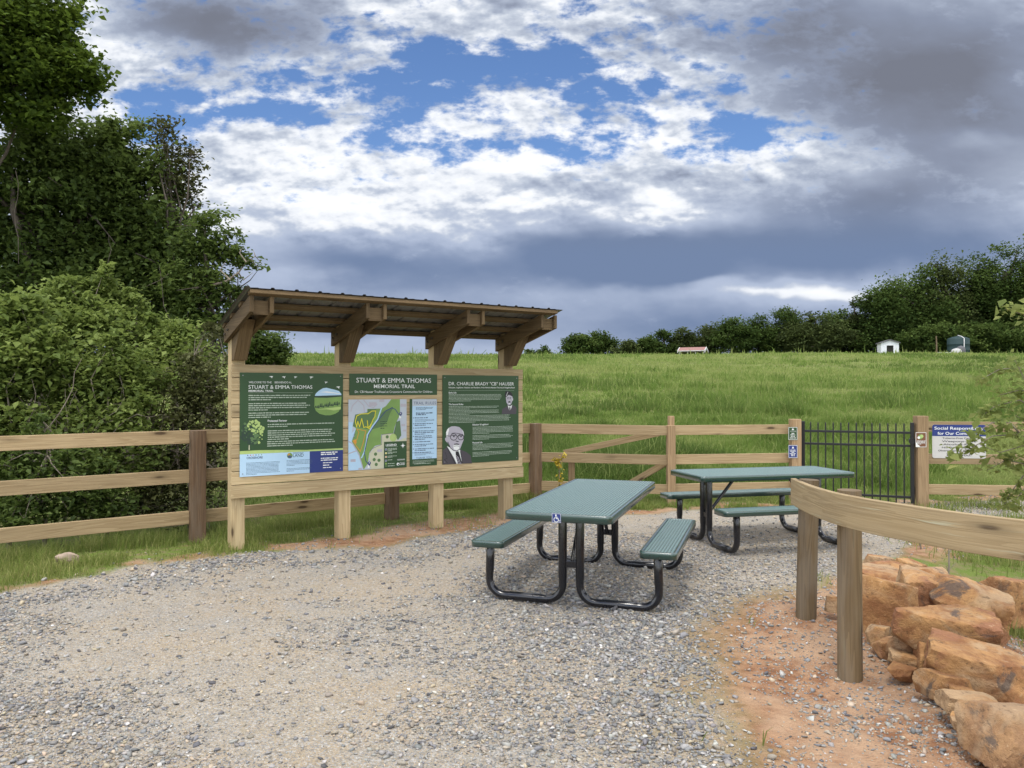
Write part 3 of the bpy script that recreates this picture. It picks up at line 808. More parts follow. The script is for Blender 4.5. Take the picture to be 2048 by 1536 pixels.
for k, cm in enumerate(('s_leaf', 's_wood')):
    v = v1 - .262 - k * .026; s.rect(u0 + .012, v, u0 + .036, v + .022, cm, .0042); s.lines(u0 + .046, u0 + .13, v + .006, 1, .01, .009, 's_pale', .0042, 50 + k, 1)
u, v = u1 - .048, v1 - .052
for k in range(8):
    an = k * math.pi / 4; L = .034 if k % 2 == 0 else .020
    s.poly([(u + L * math.cos(an), v + L * math.sin(an)), (u + .006 * math.cos(an + 1.57), v + .006 * math.sin(an + 1.57)), (u - .006 * math.cos(an + 1.57), v - .006 * math.sin(an + 1.57))], 's_white', .0042 + .00005 * k)
s.text('CROSSNORE', u1 - .024, .085, .015, 's_white', .0042, .095, 'RIGHT', bold=.01)
s.text('LAND', u1 - .024, .030, .022, 's_white', .0042, .065, 'RIGHT', bold=.01); s.text('PIEDMONT', u1 - .024, .055, .008, 's_white', .0042, .065, 'RIGHT'); s.disc(u1 - .110, .042, .017, 's_white', .0042, 14); s.disc(u1 - .106, .037, .008, 's_green', .0048, 10)
s.build('map_legend', pm)

# --- rules panel
W4, H4 = .355, .789
pr_, f4 = panel(1.933, 2.288, .756, 1.545, 's_green', 'narrow trail rules panel with pale blue text area')
def c4(cx, cy):
    u = (cx - 980) / 393; top = 466; bot = 1450 - 22 * u
    return (u * W4, H4 * (1 - (cy - top) / (bot - top)))
s = Sign(f4)
s.rect(.030, .083, W4 - .003, H4 - .003, 's_sky', .0008); s.rect(.030, H4 - .083, W4 - .003, H4 - .003, 's_map', .0010)
u, v = c4(1032, 548); s.text('TRAIL RULES', u, v, .036, 's_ink', .0016, .295)
u, v = c4(1068, 1340); s.text('THANK YOU', u, v, .024, 's_ink', .0016, .205)
for (cx, cy, n, w_, hh_, m_, sd_) in ((1065, 595, 3, .235, .006, 's_ink', 1), (1065, 680, 2, .235, .013, 's_ink', 2), (1048, 748, 1, .19, .011, 's_ink', 3), (1052, 772, 3, .26, .005, 's_ink', 4), (1048, 834, 2, .26, .010, 's_ink', 5), (1048, 895, 1, .25, .010, 's_ink', 6), (1048, 940, 3, .26, .010, 's_ink', 7), (1048, 1016, 3, .245, .010, 's_ink', 8), (1048, 1098, 1, .235, .010, 's_ink', 9), (1048, 1136, 2, .27, .010, 's_ink', 10), (1048, 1200, 2, .26, .010, 's_ink', 11), (1042, 1256, 1, .25, .010, 's_ink', 12), (1048, 1272, 2, .26, .005, 's_ink', 13), (1020, 1372, 3, .30, .005, 's_pale', 14), (1040, 1416, 1, .25, .008, 's_pale', 15)):
    u, v = c4(cx, cy); s.lines(u, u + w_, v, n, .0185 if hh_ > .006 else .0125, hh_, m_, .0016, 60 + sd_, .55 if n > 1 else .9)
    if m_ == 's_ink' and .009 < hh_ < .0125: s.disc(u - .016, v + .005, .006, 's_ink', .0016, 8)
s.build('lettering', pr_)

# --- biography panel
W5, H5 = 1.096, 1.074
pb_, f5 = panel(2.363, 2.363 + W5, .756, .756 + H5, 's_green', 'biography panel with two grey drawn portraits')
screws(pb_, f5, W5, H5)
def c5(cx, cy):
    u = (cx - 105) / 1110; top = 110 + 14 * u; bot = 1422 - 62 * u
    return (u * W5, H5 * (1 - (cy - top) / (bot - top)))
s = Sign(f5)
u, v = c5(190, 260); s.text('DR. CHARLIE BRADY "CB" HAUSER', u, v, .042, 's_white', .001, .94)
u, v = c5(190, 303); s.text('Educator, Legislator, Activist, and Resident of the Historic Boston-Thurmond Neighborhood', u, v, .017, 's_white', .001, .95, bold=.01)
u, v = c5(190, 340); s.rect(u, v, u + .945, v + .002, 's_pale', .001)
s.build('lettering', pb_); s = Sign(f5)
for (cx, cy, t_, w_) in ((190, 380, 'Early Life', .105), (190, 552, 'The Second Strike', .2), (527, 850, 'Educator & Legislator', .23), (527, 1115, 'Personal Life', .14)):
    u, v = c5(cx, cy); s.text(t_, u, v, .020, 's_white', .001, w_, bold=.015)
for (cx, cy, n, w_, sd_) in ((190, 400, 6, .775, 1), (190, 578, 3, .72, 2), (190, 636, 4, .74, 3), (190, 716, 6, .93, 4), (527, 880, 6, .60, 5), (527, 1003, 4, .59, 6), (527, 1135, 5, .60, 7), (527, 1250, 4, .59, 8)):
    u, v = c5(cx, cy); s.lines(u, u + w_, v, n, .0158, .0060, 's_pale', .001, 80 + sd_, .4)
s.build('paragraphs', pb_)
P5 = lambda L: [c5(*q) for q in L]
s = Sign(f5)
s.poly(P5([(107, 1418), (107, 1215), (165, 1165), (280, 1235), (345, 1200), (440, 1240), (500, 1290), (518, 1405)]), 's_suit', .0008)
s.poly(P5([(165, 1150), (240, 1190), (345, 1195), (358, 1260), (372, 1380), (300, 1412), (265, 1330), (215, 1240)]), 's_white', .0014)
s.poly(P5([(285, 1235), (325, 1225), (345, 1290), (375, 1395), (320, 1412), (290, 1310)]), 's_black', .0020)
for k in range(5): s.stroke(P5([(292 + k * 4, 1290 + k * 26), (330 + k * 9, 1325 + k * 22)]), .006, 's_grey', .0026)
s.poly(P5([(138, 1040), (150, 1025), (170, 1040), (178, 1090), (160, 1095), (142, 1065)]), 's_grey', .0012)
s.poly(P5([(158, 940), (180, 890), (225, 864), (275, 860), (335, 872), (375, 910), (392, 960), (403, 1010), (395, 1070), (375, 1120), (350, 1190), (320, 1220), (280, 1222), (235, 1200), (200, 1150), (170, 1095), (155, 1030)]), 's_grey', .0018)
s.poly(P5([(155, 1000), (152, 950), (170, 905), (195, 885), (190, 930), (172, 1000), (170, 1020)]), 's_white', .0024)
s.poly(P5([(375, 910), (395, 940), (404, 990), (398, 1000), (388, 950)]), 's_white', .0024)
s.poly(P5([(250, 1145), (290, 1130), (340, 1140), (335, 1195), (300, 1212), (260, 1200)]), 's_white', .0024)
s.poly(P5([(262, 1118), (300, 1112), (338, 1120), (330, 1132), (295, 1130), (268, 1132)]), 's_black', .0030)
s.poly(P5([(285, 1070), (330, 1080), (322, 1092), (285, 1082)]), 's_black', .0030)
s.stroke(P5([(258, 1155), (300, 1148), (335, 1155)]), .005, 's_black', .0030)
for (cx, cy, r_) in ((258, 1018, 46), (358, 1020, 40)):
    s.stroke(P5([(cx + r_ * math.cos(i * math.pi / 9), cy + r_ * 1.02 * math.sin(i * math.pi / 9)) for i in range(18)]), .008, 's_black', .0032, True)
    s.disc(*c5(cx + 3, cy - 8), .010, 's_black', .0030, 10); s.stroke(P5([(cx - 28, cy - 20), (cx + 28, cy - 22)]), .008, 's_black', .0030)
s.stroke(P5([(160, 1000), (212, 1005)]), .007, 's_black', .0032); s.stroke(P5([(304, 1008), (320, 1010)]), .007, 's_black', .0032)
s.stroke(P5([(228, 965), (270, 958), (330, 968), (390, 985)]), .007, 's_suit', .0030)
s.stroke(P5([(178, 1090), (215, 1180), (260, 1218), (300, 1224), (345, 1195)]), .007, 's_black', .0034)
s.stroke(P5([(165, 1165), (225, 1290), (280, 1412)]), .007, 's_black', .0026); s.stroke(P5([(350, 1230), (380, 1400)]), .006, 's_black', .0026)
s.stroke(P5([(140, 1240), (170, 1330), (130, 1345), (175, 1400)]), .005, 's_black', .0014)
s.build('portrait', pb_)
s = Sign(f5)
s.poly(P5([(955, 685), (965, 610), (1020, 580), (1060, 555), (1115, 548), (1165, 572), (1185, 600), (1178, 685)]), 's_suit', .0008)
s.poly(P5([(1048, 555), (1080, 575), (1115, 548), (1105, 590), (1078, 640), (1060, 600)]), 's_white', .0014)
s.poly(P5([(1065, 585), (1090, 585), (1085, 635), (1076, 640)]), 's_suit', .0020)
s.poly(P5([(1018, 440), (1050, 405), (1105, 400), (1122, 440), (1118, 490), (1100, 535), (1075, 555), (1050, 548), (1028, 515)]), 's_grey', .0018)
s.poly(P5([(1000, 410), (1015, 350), (1050, 345), (1100, 365), (1122, 400), (1118, 425), (1060, 400), (1018, 440)]), 's_black', .0024)
s.stroke(P5([(1022, 420), (1048, 360)]), .005, 's_white', .0030)
s.poly(P5([(1055, 500), (1085, 492), (1090, 515), (1070, 525), (1055, 515)]), 's_black', .0024)
s.poly(P5([(1060, 520), (1082, 518), (1078, 535), (1064, 536)]), 's_white', .0030)
for cx in (1050, 1085): s.stroke(P5([(cx - 12, 448), (cx + 12, 443)]), .007, 's_black', .0024); s.disc(*c5(cx, 460), .006, 's_black', .0024, 8)
s.poly(P5([(1115, 455), (1128, 455), (1126, 485), (1116, 490)]), 's_white', .0012)
s.build('portrait', pb_)

# ------------------------------------------------------------------ fences
RH = [(1.155, .140), (.735, .140), (.315, .140)]
def rail_set(root, p, q, rhs=RH, th=.038, back=.0, mat='rail'):
    for (zt, hh_) in rhs:
        mb = MB(); a = Vector(p); c = Vector(q)
        mb.bar((a.x, a.y, zt - hh_ / 2 + a.z), (c.x, c.y, zt - hh_ / 2 + c.z), th, hh_)
        mb.build('rail', M[mat], root, root.location, bevel=.004)
def sq_post(root, x, y, zt, w=.14, rot=0.0, mat='post', zb=-.4, name='post'):
    mb = MB(); mb.box((x, y, (zt + zb) / 2), (w, w, zt - zb), Matrix.Rotation(rot, 3, 'Z'), 2)
    return mb.build(name, M[mat], root, root.location, bevel=.006)
FDv = Vector((.7876, .6161, 0)); FN = Vector((-.6161, .7876, 0)); P395 = Vector((-3.42, 8.37, 0)); step = 2.39; fang = math.atan2(.6161, .7876)
fl = empty('rail_fence', P395, 0, 'three-rail timber fence running behind the information board along the thicket', 'fence')
for k in range(-2, 3):
    c = P395 + FDv * step * k
    sq_post(fl, c.x, c.y, 1.212 if k < 2 else 1.16, .145, fang, 'post')
RL = [(1.212, .142), (.785, .142), (.338, .142)]
for k in range(-2, 2):
    a = P395 + FDv * (step * k + .074) + FN * .052; c = P395 + FDv * (step * (k + 1) - .074) + FN * .052
    rail_set(fl, a - Vector((0, 0, .02 * (k > 0))), c - Vector((0, 0, .055 * (k == 1))), RL)
# back fence, between the corner and the gate
fb = empty('rail_fence', (2.26, 11.0, 0), 0, 'three-rail timber fence with diagonal braces between the corner and the black gate', 'fence')
c0 = P395 + FDv * step * 2
G0 = at(1590, 900, 11.25); G1 = at(1841, 900, 10.85); MD = at(1342, 900, 11.0)
a = Vector((c0.x + .07, c0.y + .0, 0)); 
rail_set(fb, (a.x, a.y, .0), (MD.x - .055, MD.y - .0, -.015))
rail_set(fb, (MD.x + .06, MD.y + .05, -.012), (G0.x - .02, G0.y + .055, -.01), mat='rail')
sq_post(fb, MD.x - .005, MD.y - .005, 1.145, .115, .02, 'postlight'); sq_post(fb, MD.x + .02, MD.y + .10, 1.275, .085, .02, 'postlight')
sq_post(fb, G0.x, G0.y + .005, 1.225, .14, .02, 'postlight')
br = at(1143, 900, 11.7); sq_post(fb, br.x, br.y, .745, .09, .05, 'postlight', name='brace_post')
q = MB(); q.bar(at(1128, 906, 11.62), at(1318, 866, 11.25), .05, .09); q.build('diagonal_brace', M['rail'], fb, fb.location, bevel=.003)
q = MB(); q.bar(at(1338, 922, 11.1), at(1228, 985, 11.6), .05, .09); q.build('diagonal_brace', M['rail'], fb, fb.location, bevel=.003)
# fence to the right of the gate
fr = empty('rail_fence', (G1.x, G1.y, 0), 0, 'three-rail timber fence at the far right carrying the blue and white notice', 'fence')
E1 = Vector((8.3, 10.55, 0)); E2 = Vector((10.8, 10.3, 0))
sq_post(fr, G1.x, G1.y, 1.285, .15, -.02, 'postlight'); sq_post(fr, E1.x, E1.y, 1.25, .14, -.05, 'postlight'); sq_post(fr, E2.x, E2.y, 1.25, .14, -.05, 'postlight')
rail_set(fr, (G1.x + .07, G1.y + .03, .05), (E1.x - .02, E1.y + .02, .05), [(1.155, .142), (.70, .142), (.27, .142)], mat='rail')
rail_set(fr, (E1.x + .03, E1.y + .02, .05), (E2.x - .02, E2.y + .02, .05), [(1.155, .142), (.70, .142), (.27, .142)], mat='rail')

# ------------------------------------------------------------------ gate
ga = at(1606, 900, 11.40); gb = at(1824, 900, 10.86)
ga.z = gb.z = 0; gd = (gb - ga); GL = gd.length; gd.normalize()
gate = empty('metal_gate', ga, math.atan2(gd.y, gd.x), 'black metal picket gate closing the gap between two timber posts', 'gate')
for x in (0, GL):
    q = MB(); q.box((x, 0, .62), (.05, .05, 1.14), None, 2); q.build('gate_upright', M['gate'], gate, bevel=.004)
for z in (1.045, .86, .135):
    q = MB(); q.box((GL / 2, 0, z), (GL - .05, .028, .032), None, 0); q.build('gate_rail', M['gate'], gate, bevel=.003)
n = 13
for i in range(n):
    x = GL * (i + 1) / (n + 1); q = MB(); q.box((x, 0, .605), (.019, .019, 1.11), None, 2)
    c = Vector((x, 0, 1.16)); q.add([c + Vector((dx * .0095, dy * .0095, 0)) for dx, dy in ((-1, -1), (1, -1), (1, 1), (-1, 1))] + [c + Vector((0, 0, .028))], [(0, 1, 4), (1, 2, 4), (2, 3, 4), (3, 0, 4)])
    q.build('picket', M['gate'], gate)
q = MB(); q.tube([(GL + .0, -.05, .93), (GL + .0, .05, .93)], .045, 14); q.build('gate_latch', M['gate'], gate)
for z in (.97, .2):
    q = MB(); q.box((-.045, 0, z), (.04, .06, .09), None, 2); q.build('hinge', M['gate'], gate, bevel=.004)

# ------------------------------------------------------------------ signs on the fence
def small_sign(name, c, w, h, mat, label, cat, rot=0.0):
    o = empty(name, c, rot, label, cat)
    q = MB(); q.box((0, .002, 0), (w, .004, h), None, 0); q.build('sign_plate', M[mat], o, bevel=.001)
    return o, Sign(lambda u, v, w_: Vector((u - w / 2, -w_ - .0005, v - h / 2)))
pf = G0.y - .072
o, s = small_sign('post_sign', at(1585.5, 867, pf), .134, .19, 's_green', 'small green notice on the timber post left of the gate, above the blue one', 'sign')
s.stroke([(.006, .006), (.128, .006), (.128, .184), (.006, .184)], .005, 's_white', .001, True)
s.poly([(.049, .145), (.085, .145), (.067, .176)], 's_white', .001); s.text('CAUTION', .067, .122, .013, 's_white', .001, .09, 'CENTER')
for k, wd in enumerate((.04, .07, .06, .09)): s.lines(.067 - wd / 2, .067 + wd / 2, .092 - k * .022, 1, .01, .011, 's_white', .001, 5 + k, 1)
s.build('lettering', o)
o, s = small_sign('post_sign', at(1585.5, 903, pf), .134, .19, 's_navy', 'small blue notice on the timber post left of the gate, below the green one', 'sign')
s.stroke([(.006, .006), (.128, .006), (.128, .184), (.006, .184)], .005, 's_white', .001, True)
s.poly([(.049, .140), (.085, .140), (.067, .172)], 's_white', .001)
for k, wd in enumerate((.09, .08, .04, .095, .06, .055)): s.lines(.067 - wd / 2, .067 + wd / 2, .112 - k * .0165, 1, .01, .009, 's_white', .001, 15 + k, 1)
s.build('lettering', o)
o, s = small_sign('post_sign', at(1841.5, 879.5, G1.y - .077), .152, .21, 's_brown', 'small brown and white notice on the timber post right of the gate', 'sign')
s.stroke([(.005, .005), (.147, .005), (.147, .205), (.005, .205)], .006, 's_white', .001, True)
s.disc(.066, .145, .035, 's_leaf', .001, 10); s.disc(.085, .155, .025, 's_lime', .0016, 9); s.disc(.045, .135, .02, 's_white', .0016, 9)
for k, wd in enumerate((.12, .11, .12, .06)): s.lines(.02, .02 + wd, .085 - k * .014, 1, .01, .008, 's_white', .001, 25 + k, 1)
s.poly([(.008, .008), (.06, .008), (.05, .03), (.03, .035), (.02, .06), (.008, .07)], 's_white', .0014)
s.build('lettering', o)
sy = 10.80
w_ = 101 / F * sy; h_ = 67 / F * sy
o = empty('community_sign', at(1917.5, 883, sy), math.atan2(-.30, 2.5), 'wide white notice with navy heading fixed to the rails right of the gate', 'sign')
q = MB()
rad = .03; cor = [(w_ / 2 - rad, h_ / 2 - rad, 0), (-w_ / 2 + rad, h_ / 2 - rad, 90), (-w_ / 2 + rad, -h_ / 2 + rad, 180), (w_ / 2 - rad, -h_ / 2 + rad, 270)]
poly = [(cx + rad * math.cos(R(a0 + k * 22.5)), cy + rad * math.sin(R(a0 + k * 22.5))) for cx, cy, a0 in cor for k in range(5)]
q.prism(poly, lambda a, b_, c: Vector((a, .004 - c, b_)), .004, 0); q.build('sign_plate', M['s_off'], o)
s = Sign(lambda u, v, w2: Vector((u - w_ / 2, -.0002 - w2, v - h_ / 2)))
hd = [(a + w_ / 2, b_ + h_ / 2) for a, b_ in poly if b_ > 0] 
hd = [(p_[0], p_[1]) for p_ in hd] + [(0.0, h_ * .66), (w_, h_ * .66)]
s.poly([(w_, h_ * .66)] + [(a + w_ / 2, b_ + h_ / 2) for a, b_ in poly if b_ > 0] + [(0, h_ * .66)], 's_navy', .001)
s.text('Social Responsibility', w_ / 2, h_ * .855, .042, 's_white', .002, w_ * .92, 'CENTER', bold=.01); s.text('for Our Community', w_ / 2, h_ * .70, .042, 's_white', .002, w_ * .80, 'CENTER', bold=.01)
for k, (t_, ww) in enumerate((('Tobacco-Free Campus', .62), ('Weapons-Free', .64), ('Alcohol-Free', .60), ('No Drugs Allowed', .64), ('Observe Campus Speed Limits', .78))): s.text(t_, w_ / 2, h_ * (.575 - k * .093), .024, 's_black', .001, w_ * ww, 'CENTER', bold=.012)
s.text('Thank you!', w_ / 2, h_ * .065, .034, 's_black', .001, w_ * .48, 'CENTER', bold=.012, shear=.3)
s.build('lettering', o)

# ------------------------------------------------------------------ picnic tables
def rrect(x0, x1, y0, y1, r, k=5):
    out = []
    for cx, cy, a0 in ((x1 - r, y1 - r, 0), (x0 + r, y1 - r, 90), (x0 + r, y0 + r, 180), (x1 - r, y0 + r, 270)):
        for i in range(k + 1): a = R(a0 + 90 * i / k); out.append((cx + r * math.cos(a), cy + r * math.sin(a)))
    return out
def slab(root, name, x0, x1, y0, y1, zt, th=.056, r=.055, pitch=.0235):
    q = MB(); o = rrect(x0, x1, y0, y1, r); n = len(o); e = .006
    rings = [(rrect(x0, x1, y0, y1, r), zt - th), (rrect(x0, x1, y0, y1, r), zt - e), (rrect(x0 + e * .3, x1 - e * .3, y0 + e * .3, y1 - e * .3, r), zt - e * .3),
             (rrect(x0 + e, x1 - e, y0 + e, y1 - e, r - e * .5), zt), (rrect(x0 + .024, x1 - .024, y0 + .024, y1 - .024, r - .018), zt), (rrect(x0 + .030, x1 - .030, y0 + .030, y1 - .030, r - .022), zt - .008),
             (rrect(x0 + .030, x1 - .030, y0 + .030, y1 - .030, r - .022), zt - .020), (rrect(x0 + .010, x1 - .010, y0 + .010, y1 - .010, r - .008), zt - .022), (rrect(x0 + .010, x1 - .010, y0 + .010, y1 - .010, r - .008), zt - th)]
    vs = [Vector((a, b_, z)) for ring, z in rings for a, b_ in ring]; fs = []
    m_ = len(rings)
    for k in range(m_):
        k2 = (k + 1) % m_
        for i in range(n):
            j = (i + 1) % n; fs.append((k * n + i, k * n + j, k2 * n + j, k2 * n + i))
    q.add(vs, fs, None, .5, True)
    ns = int((x1 - x0 - .06) / pitch); st = (x1 - x0 - .06) / ns
    for i in range(ns):      # ribs with rounded tops
        x = x0 + .03 + st * (i + .5); w = st * .80
        prof = [(-w / 2, -.010), (-w / 2, -.003), (-w * .36, -.0002), (w * .36, -.0002), (w / 2, -.003), (w / 2, -.010)]
        ya, yb = y0 + .028, y1 - .028; k = len(prof)
        q.add([Vector((x + a, y, zt - .001 + b_)) for y in (ya, yb) for a, b_ in prof], [(j, (j + 1) % k, k + (j + 1) % k, k + j) for j in range(k)], None, .5, True, 1)
    y = y0 + .09
    while y < y1 - .05:
        q.box(((x0 + x1) / 2, y, zt - .016), (x1 - x0 - .05, .012, .009), None, 0); y += .095
    return q.build(name, [M['green'], M['ribs']], root)
def bend(P, r, k=7):
    P = [Vector(p_) for p_ in P]; out = [P[0]]
    for i in range(1, len(P) - 1):
        a = (P[i - 1] - P[i]); c = (P[i + 1] - P[i]); a.normalize(); c.normalize()
        ang = a.angle(c); d = r / math.tan(ang / 2); s0 = P[i] + a * d; s1 = P[i] + c * d
        ctr = P[i] + (a + c).normalized() * (r / math.sin(ang / 2))
        v0 = s0 - ctr; v1 = s1 - ctr; tot = v0.angle(v1); axv = v0.cross(v1).normalized()
        for j in range(k + 1): out.append(ctr + Matrix.Rotation(tot * j / k, 3, axv) @ v0)
    out.append(P[-1]); return out
def table(loc, ang, L, W, y0, y1, ya, yb, label, bi=.53, bo=.805, gz=0.0, low=False):
    root = empty('picnic_table', loc, ang, label, 'picnic table', 'picnic tables on the gravel')
    zt = .765 + gz; zs = .462 + gz
    slab(root, 'tabletop', -W / 2, W / 2, 0, L, zt)
    slab(root, 'seat', -bo, -bi, y0, y1, zs, .05, .05); slab(root, 'seat', bi, bo, y0, y1, zs, .05, .05)
    bc = (bi + bo) / 2; r_ = .0305
    for y in (ya, yb):
        for sg in (-1, 1):
            P = [(sg * .068, y, zt - .03), (sg * .068, y, .034), (sg * (bc + .005), y, .034), (sg * (bc - .01), y, zs - .03)]
            pts = bend(P, .125, 8); pts = [p_ for p_ in pts]
            # swaged joints: the straight lengths slip over thinner bends
            pp = []; rr_ = []
            for i, p_ in enumerate(pts):
                pp.append(p_); rr_.append(r_)
                if i + 1 < len(pts) and (pts[i + 1] - p_).length > .2:
                    d = (pts[i + 1] - p_)
                    a_ = .04 / d.length
                    pp += [p_ + d * a_, p_ + d * (a_ + .02), p_ + d * (1 - a_ - .02), p_ + d * (1 - a_)]; rr_ += [r_, r_ * 1.1, r_ * 1.1, r_]
            q = MB(); q.tube(pp, rr_, 14); q.build('leg', M['black'], root)
            q = MB(); q.box((sg * bc, y, zs - .040), (.20, .045, .012), None, 0); q.build('seat_bracket', M['black'], root, bevel=.002)
        q = MB(); q.box((0, y, zt - .048), (W * .8, .05, .02), None, 0); q.build('top_bracket', M['black'], root, bevel=.002)
        q = MB(); q.box((0, y, .315), (.11, .03, .05), None, 0); q.build('cross_plate', M['black'], root, bevel=.003); q = MB(); q.box((0, y, .66), (.11, .02, .06), None, 0); q.build('upper_plate', M['black'], root, bevel=.003)
    ym = (ya + yb) / 2
    for y, sg in ((ya, 1), (yb, -1)):
        q = MB(); q.tube([(0, y + sg * .015, .315), (0, y + sg * (.36), zt - .045)], .017, 10); q.build('brace', M['black'], root)
    return root, zt
t1, zt1 = table((.315, 5.49, 0), R(-18.5), 2.20, .80, .36, 1.93, .44, 1.84, 'green ribbed picnic table with wheelchair sticker, nearest the information board')
q = MB(); q.box((.002, -.0015, zt1 - .028), (.068, .003, .068), None, 0)
st = q.build('accessibility_sticker', M['s_navy'], t1, bevel=.001)
s = Sign(lambda u, v, w: Vector((.002 - .034 + u, -.0032 - w, zt1 - .028 - .034 + v)))
s.stroke([(.003, .003), (.065, .003), (.065, .065), (.003, .065)], .002, 's_white', .0006, True)
s.disc(.031, .055, .0055, 's_white', .0006, 12); s.stroke([(.031, .049), (.033, .031), (.047, .031), (.053, .014), (.059, .016)], .005, 's_white', .0008)
s.stroke([(.032, .041), (.045, .041)], .0035, 's_white', .0010)
s.stroke([(.033 + .0165 * math.cos(R(a_)), .0235 + .0165 * math.sin(R(a_))) for a_ in range(120, 345, 15)], .004, 's_white', .0012)
s.build('wheelchair_symbol', st)
t2, zt2 = table((1.84, 8.20, 0), R(-76), 1.83, .76, .05, 1.78, .25, 1.58, 'green ribbed picnic table standing sideways in front of the black gate', .50, .76)

# ------------------------------------------------------------------ bent guard rail on round posts
gp1 = Vector((1.985, 4.53, 0)); gp2 = Vector((2.085, 5.40, 0))
gr_ = empty('curved_guard_rail', gp1, 0, 'bent timber rail on two round posts beside the boulders', 'guard rail')
for (c, zt, zb, r_, tilt) in ((gp1, 1.062, -.3, .0685, .0), (gp2, 1.022, -.2, .068, -.004)):
    q = MB(); k = 9
    pts = [(c.x + tilt * (k - 1 - i) , c.y, zb + (zt - zb) * i / (k - 1)) for i in range(k)]
    q.tube(pts, [r_ * (1.03 - .05 * i / (k - 1)) for i in range(k)], 24); q.build('post', M['round'], gr_, gp1, bevel=.006)
path = [(1.985, 5.43, 1.028), (1.935, 5.08, 1.034), (1.902, 4.74, 1.043), (1.890, 4.46, 1.053), (1.903, 4.27, 1.060), (1.945, 4.08, 1.064), (2.02, 3.88, 1.068), (2.12, 3.66, 1.070), (2.27, 3.46, 1.070), (2.50, 3.24, 1.068), (2.85, 3.0, 1.06)]
# smooth the path (Catmull-Rom)
pv = [Vector(p_) for p_ in path]; fine = []
for i in range(len(pv) - 1):
    p0 = pv[max(i - 1, 0)]; p1 = pv[i]; p2 = pv[i + 1]; p3 = pv[min(i + 2, len(pv) - 1)]
    for j in range(6):
        t = j / 6
        fine.append(.5 * ((2 * p1) + (p2 - p0) * t + (2 * p0 - 5 * p1 + 4 * p2 - p3) * t * t + (3 * p1 - p0 - 3 * p2 + p3) * t ** 3))
fine.append(pv[-1])
q = MB(); vs = []; L = 0; Ls = []; hb = .182; tb = .038
for i, p_ in enumerate(fine):
    d = fine[min(i + 1, len(fine) - 1)] - fine[max(i - 1, 0)]; d.z = 0; d.normalize(); nn = Vector((-d.y, d.x, 0))   # nn points to the posts' side or away
    if i: L += (p_ - fine[i - 1]).length
    Ls.append(L)
    o_ = nn * tb / 2
    for sg, z in ((-1, -hb), (1, -hb), (1, 0), (-1, 0)): vs.append(p_ + o_ * sg + Vector((0, 0, z)))
fs = []; uvs = []
dd_ = [0, tb, tb + hb, 2 * tb + hb, 2 * tb + 2 * hb]
for i in range(len(fine) - 1):
    for k in range(4):
        k2 = (k + 1) % 4; fs.append((i * 4 + k, i * 4 + k2, i * 4 + 4 + k2, i * 4 + 4 + k))
        uvs.append([(Ls[i], dd_[k]), (Ls[i], dd_[k + 1]), (Ls[i + 1], dd_[k + 1]), (Ls[i + 1], dd_[k])])
e = len(fine) * 4 - 4
fs += [(3, 2, 1, 0), (e, e + 1, e + 2, e + 3)]; uvs += [[(0, 0), (.02, 0), (.02, .1), (0, .1)]] * 2
q.add(vs, fs, uvs, .75, False); q.build('bent_board', M['bent'], gr_, gp1, bevel=.004)

# ------------------------------------------------------------------ boulders
def boulder(c, dims, rz_, seed, label, tilt=(0, 0), facets=7, group='boulders heaped along the bank', name='boulder', sub=5, mat='rock', rough=.035):
    bm = bmesh.new(); bmesh.ops.create_icosphere(bm, subdivisions=sub, radius=1)
    V = np.array([v_.co[:] for v_ in bm.verts]); rg = np.random.default_rng(seed)
    Nn = rg.normal(size=(facets, 3)); Nn /= np.linalg.norm(Nn, axis=1)[:, None]; hgt_ = rg.uniform(.62, .95, facets)
    Nn = np.vstack([Nn, [[0, 0, 1], [0, 0, -1], [1, 0, 0], [-1, 0, 0], [0, 1, 0], [0, -1, 0]]]); hgt_ = np.append(hgt_, [.8, .8, .9, .9, .85, .85])
    dt = V @ Nn.T; rad = np.where(dt > 1e-3, hgt_[None] / np.maximum(dt, 1e-3), 9)
    rs = np.sort(rad, 1); r0 = rs[:, 0]
    k = 70.0; rsm = -np.log(np.exp(-k * np.minimum(rad, 3)).sum(1)) / k
    V2 = V * rsm[:, None]
    for i, v_ in enumerate(bm.verts):
        p_ = Vector(V2[i]); n_ = mnoise.fractal(p_ * 2.2 + Vector((seed * 3.1, seed, 0)), 1.0, 2.0, 4) * rough * 1.2 + mnoise.ridged_multi_fractal(p_ * 3.5 + Vector((seed, 0, 0)), 1.0, 2.0, 4, 1.0, 2.0) * rough * .22
        v_.co = p_ * (1 + n_)
    me = bpy.data.meshes.new(name); bm.to_mesh(me); bm.free()
    co_ = np.array([v_.co[:] for v_ in me.vertices]); co_ = co_ / ((co_.max(0) - co_.min(0)) / 2) * (np.array(dims) / 2)
    me.vertices.foreach_set('co', co_.astype(np.float32).ravel())
    me.polygons.foreach_set('use_smooth', [True] * len(me.polygons)); me.materials.append(M[mat]); me.update()
    try: me.set_sharp_from_angle(angle=R(38))
    except Exception: pass
    o = bpy.data.objects.new(name, me); col.objects.link(o)
    o.location = c; o.rotation_euler = (tilt[0], tilt[1], rz_)
    return tag(o, label, 'boulder', group)
def bpos(cx, cy, Yd): # crop of the boulder corner -> photo pixel -> world
    return at(1548 + .3946 * cx, 930 + .3946 * cy, Yd)
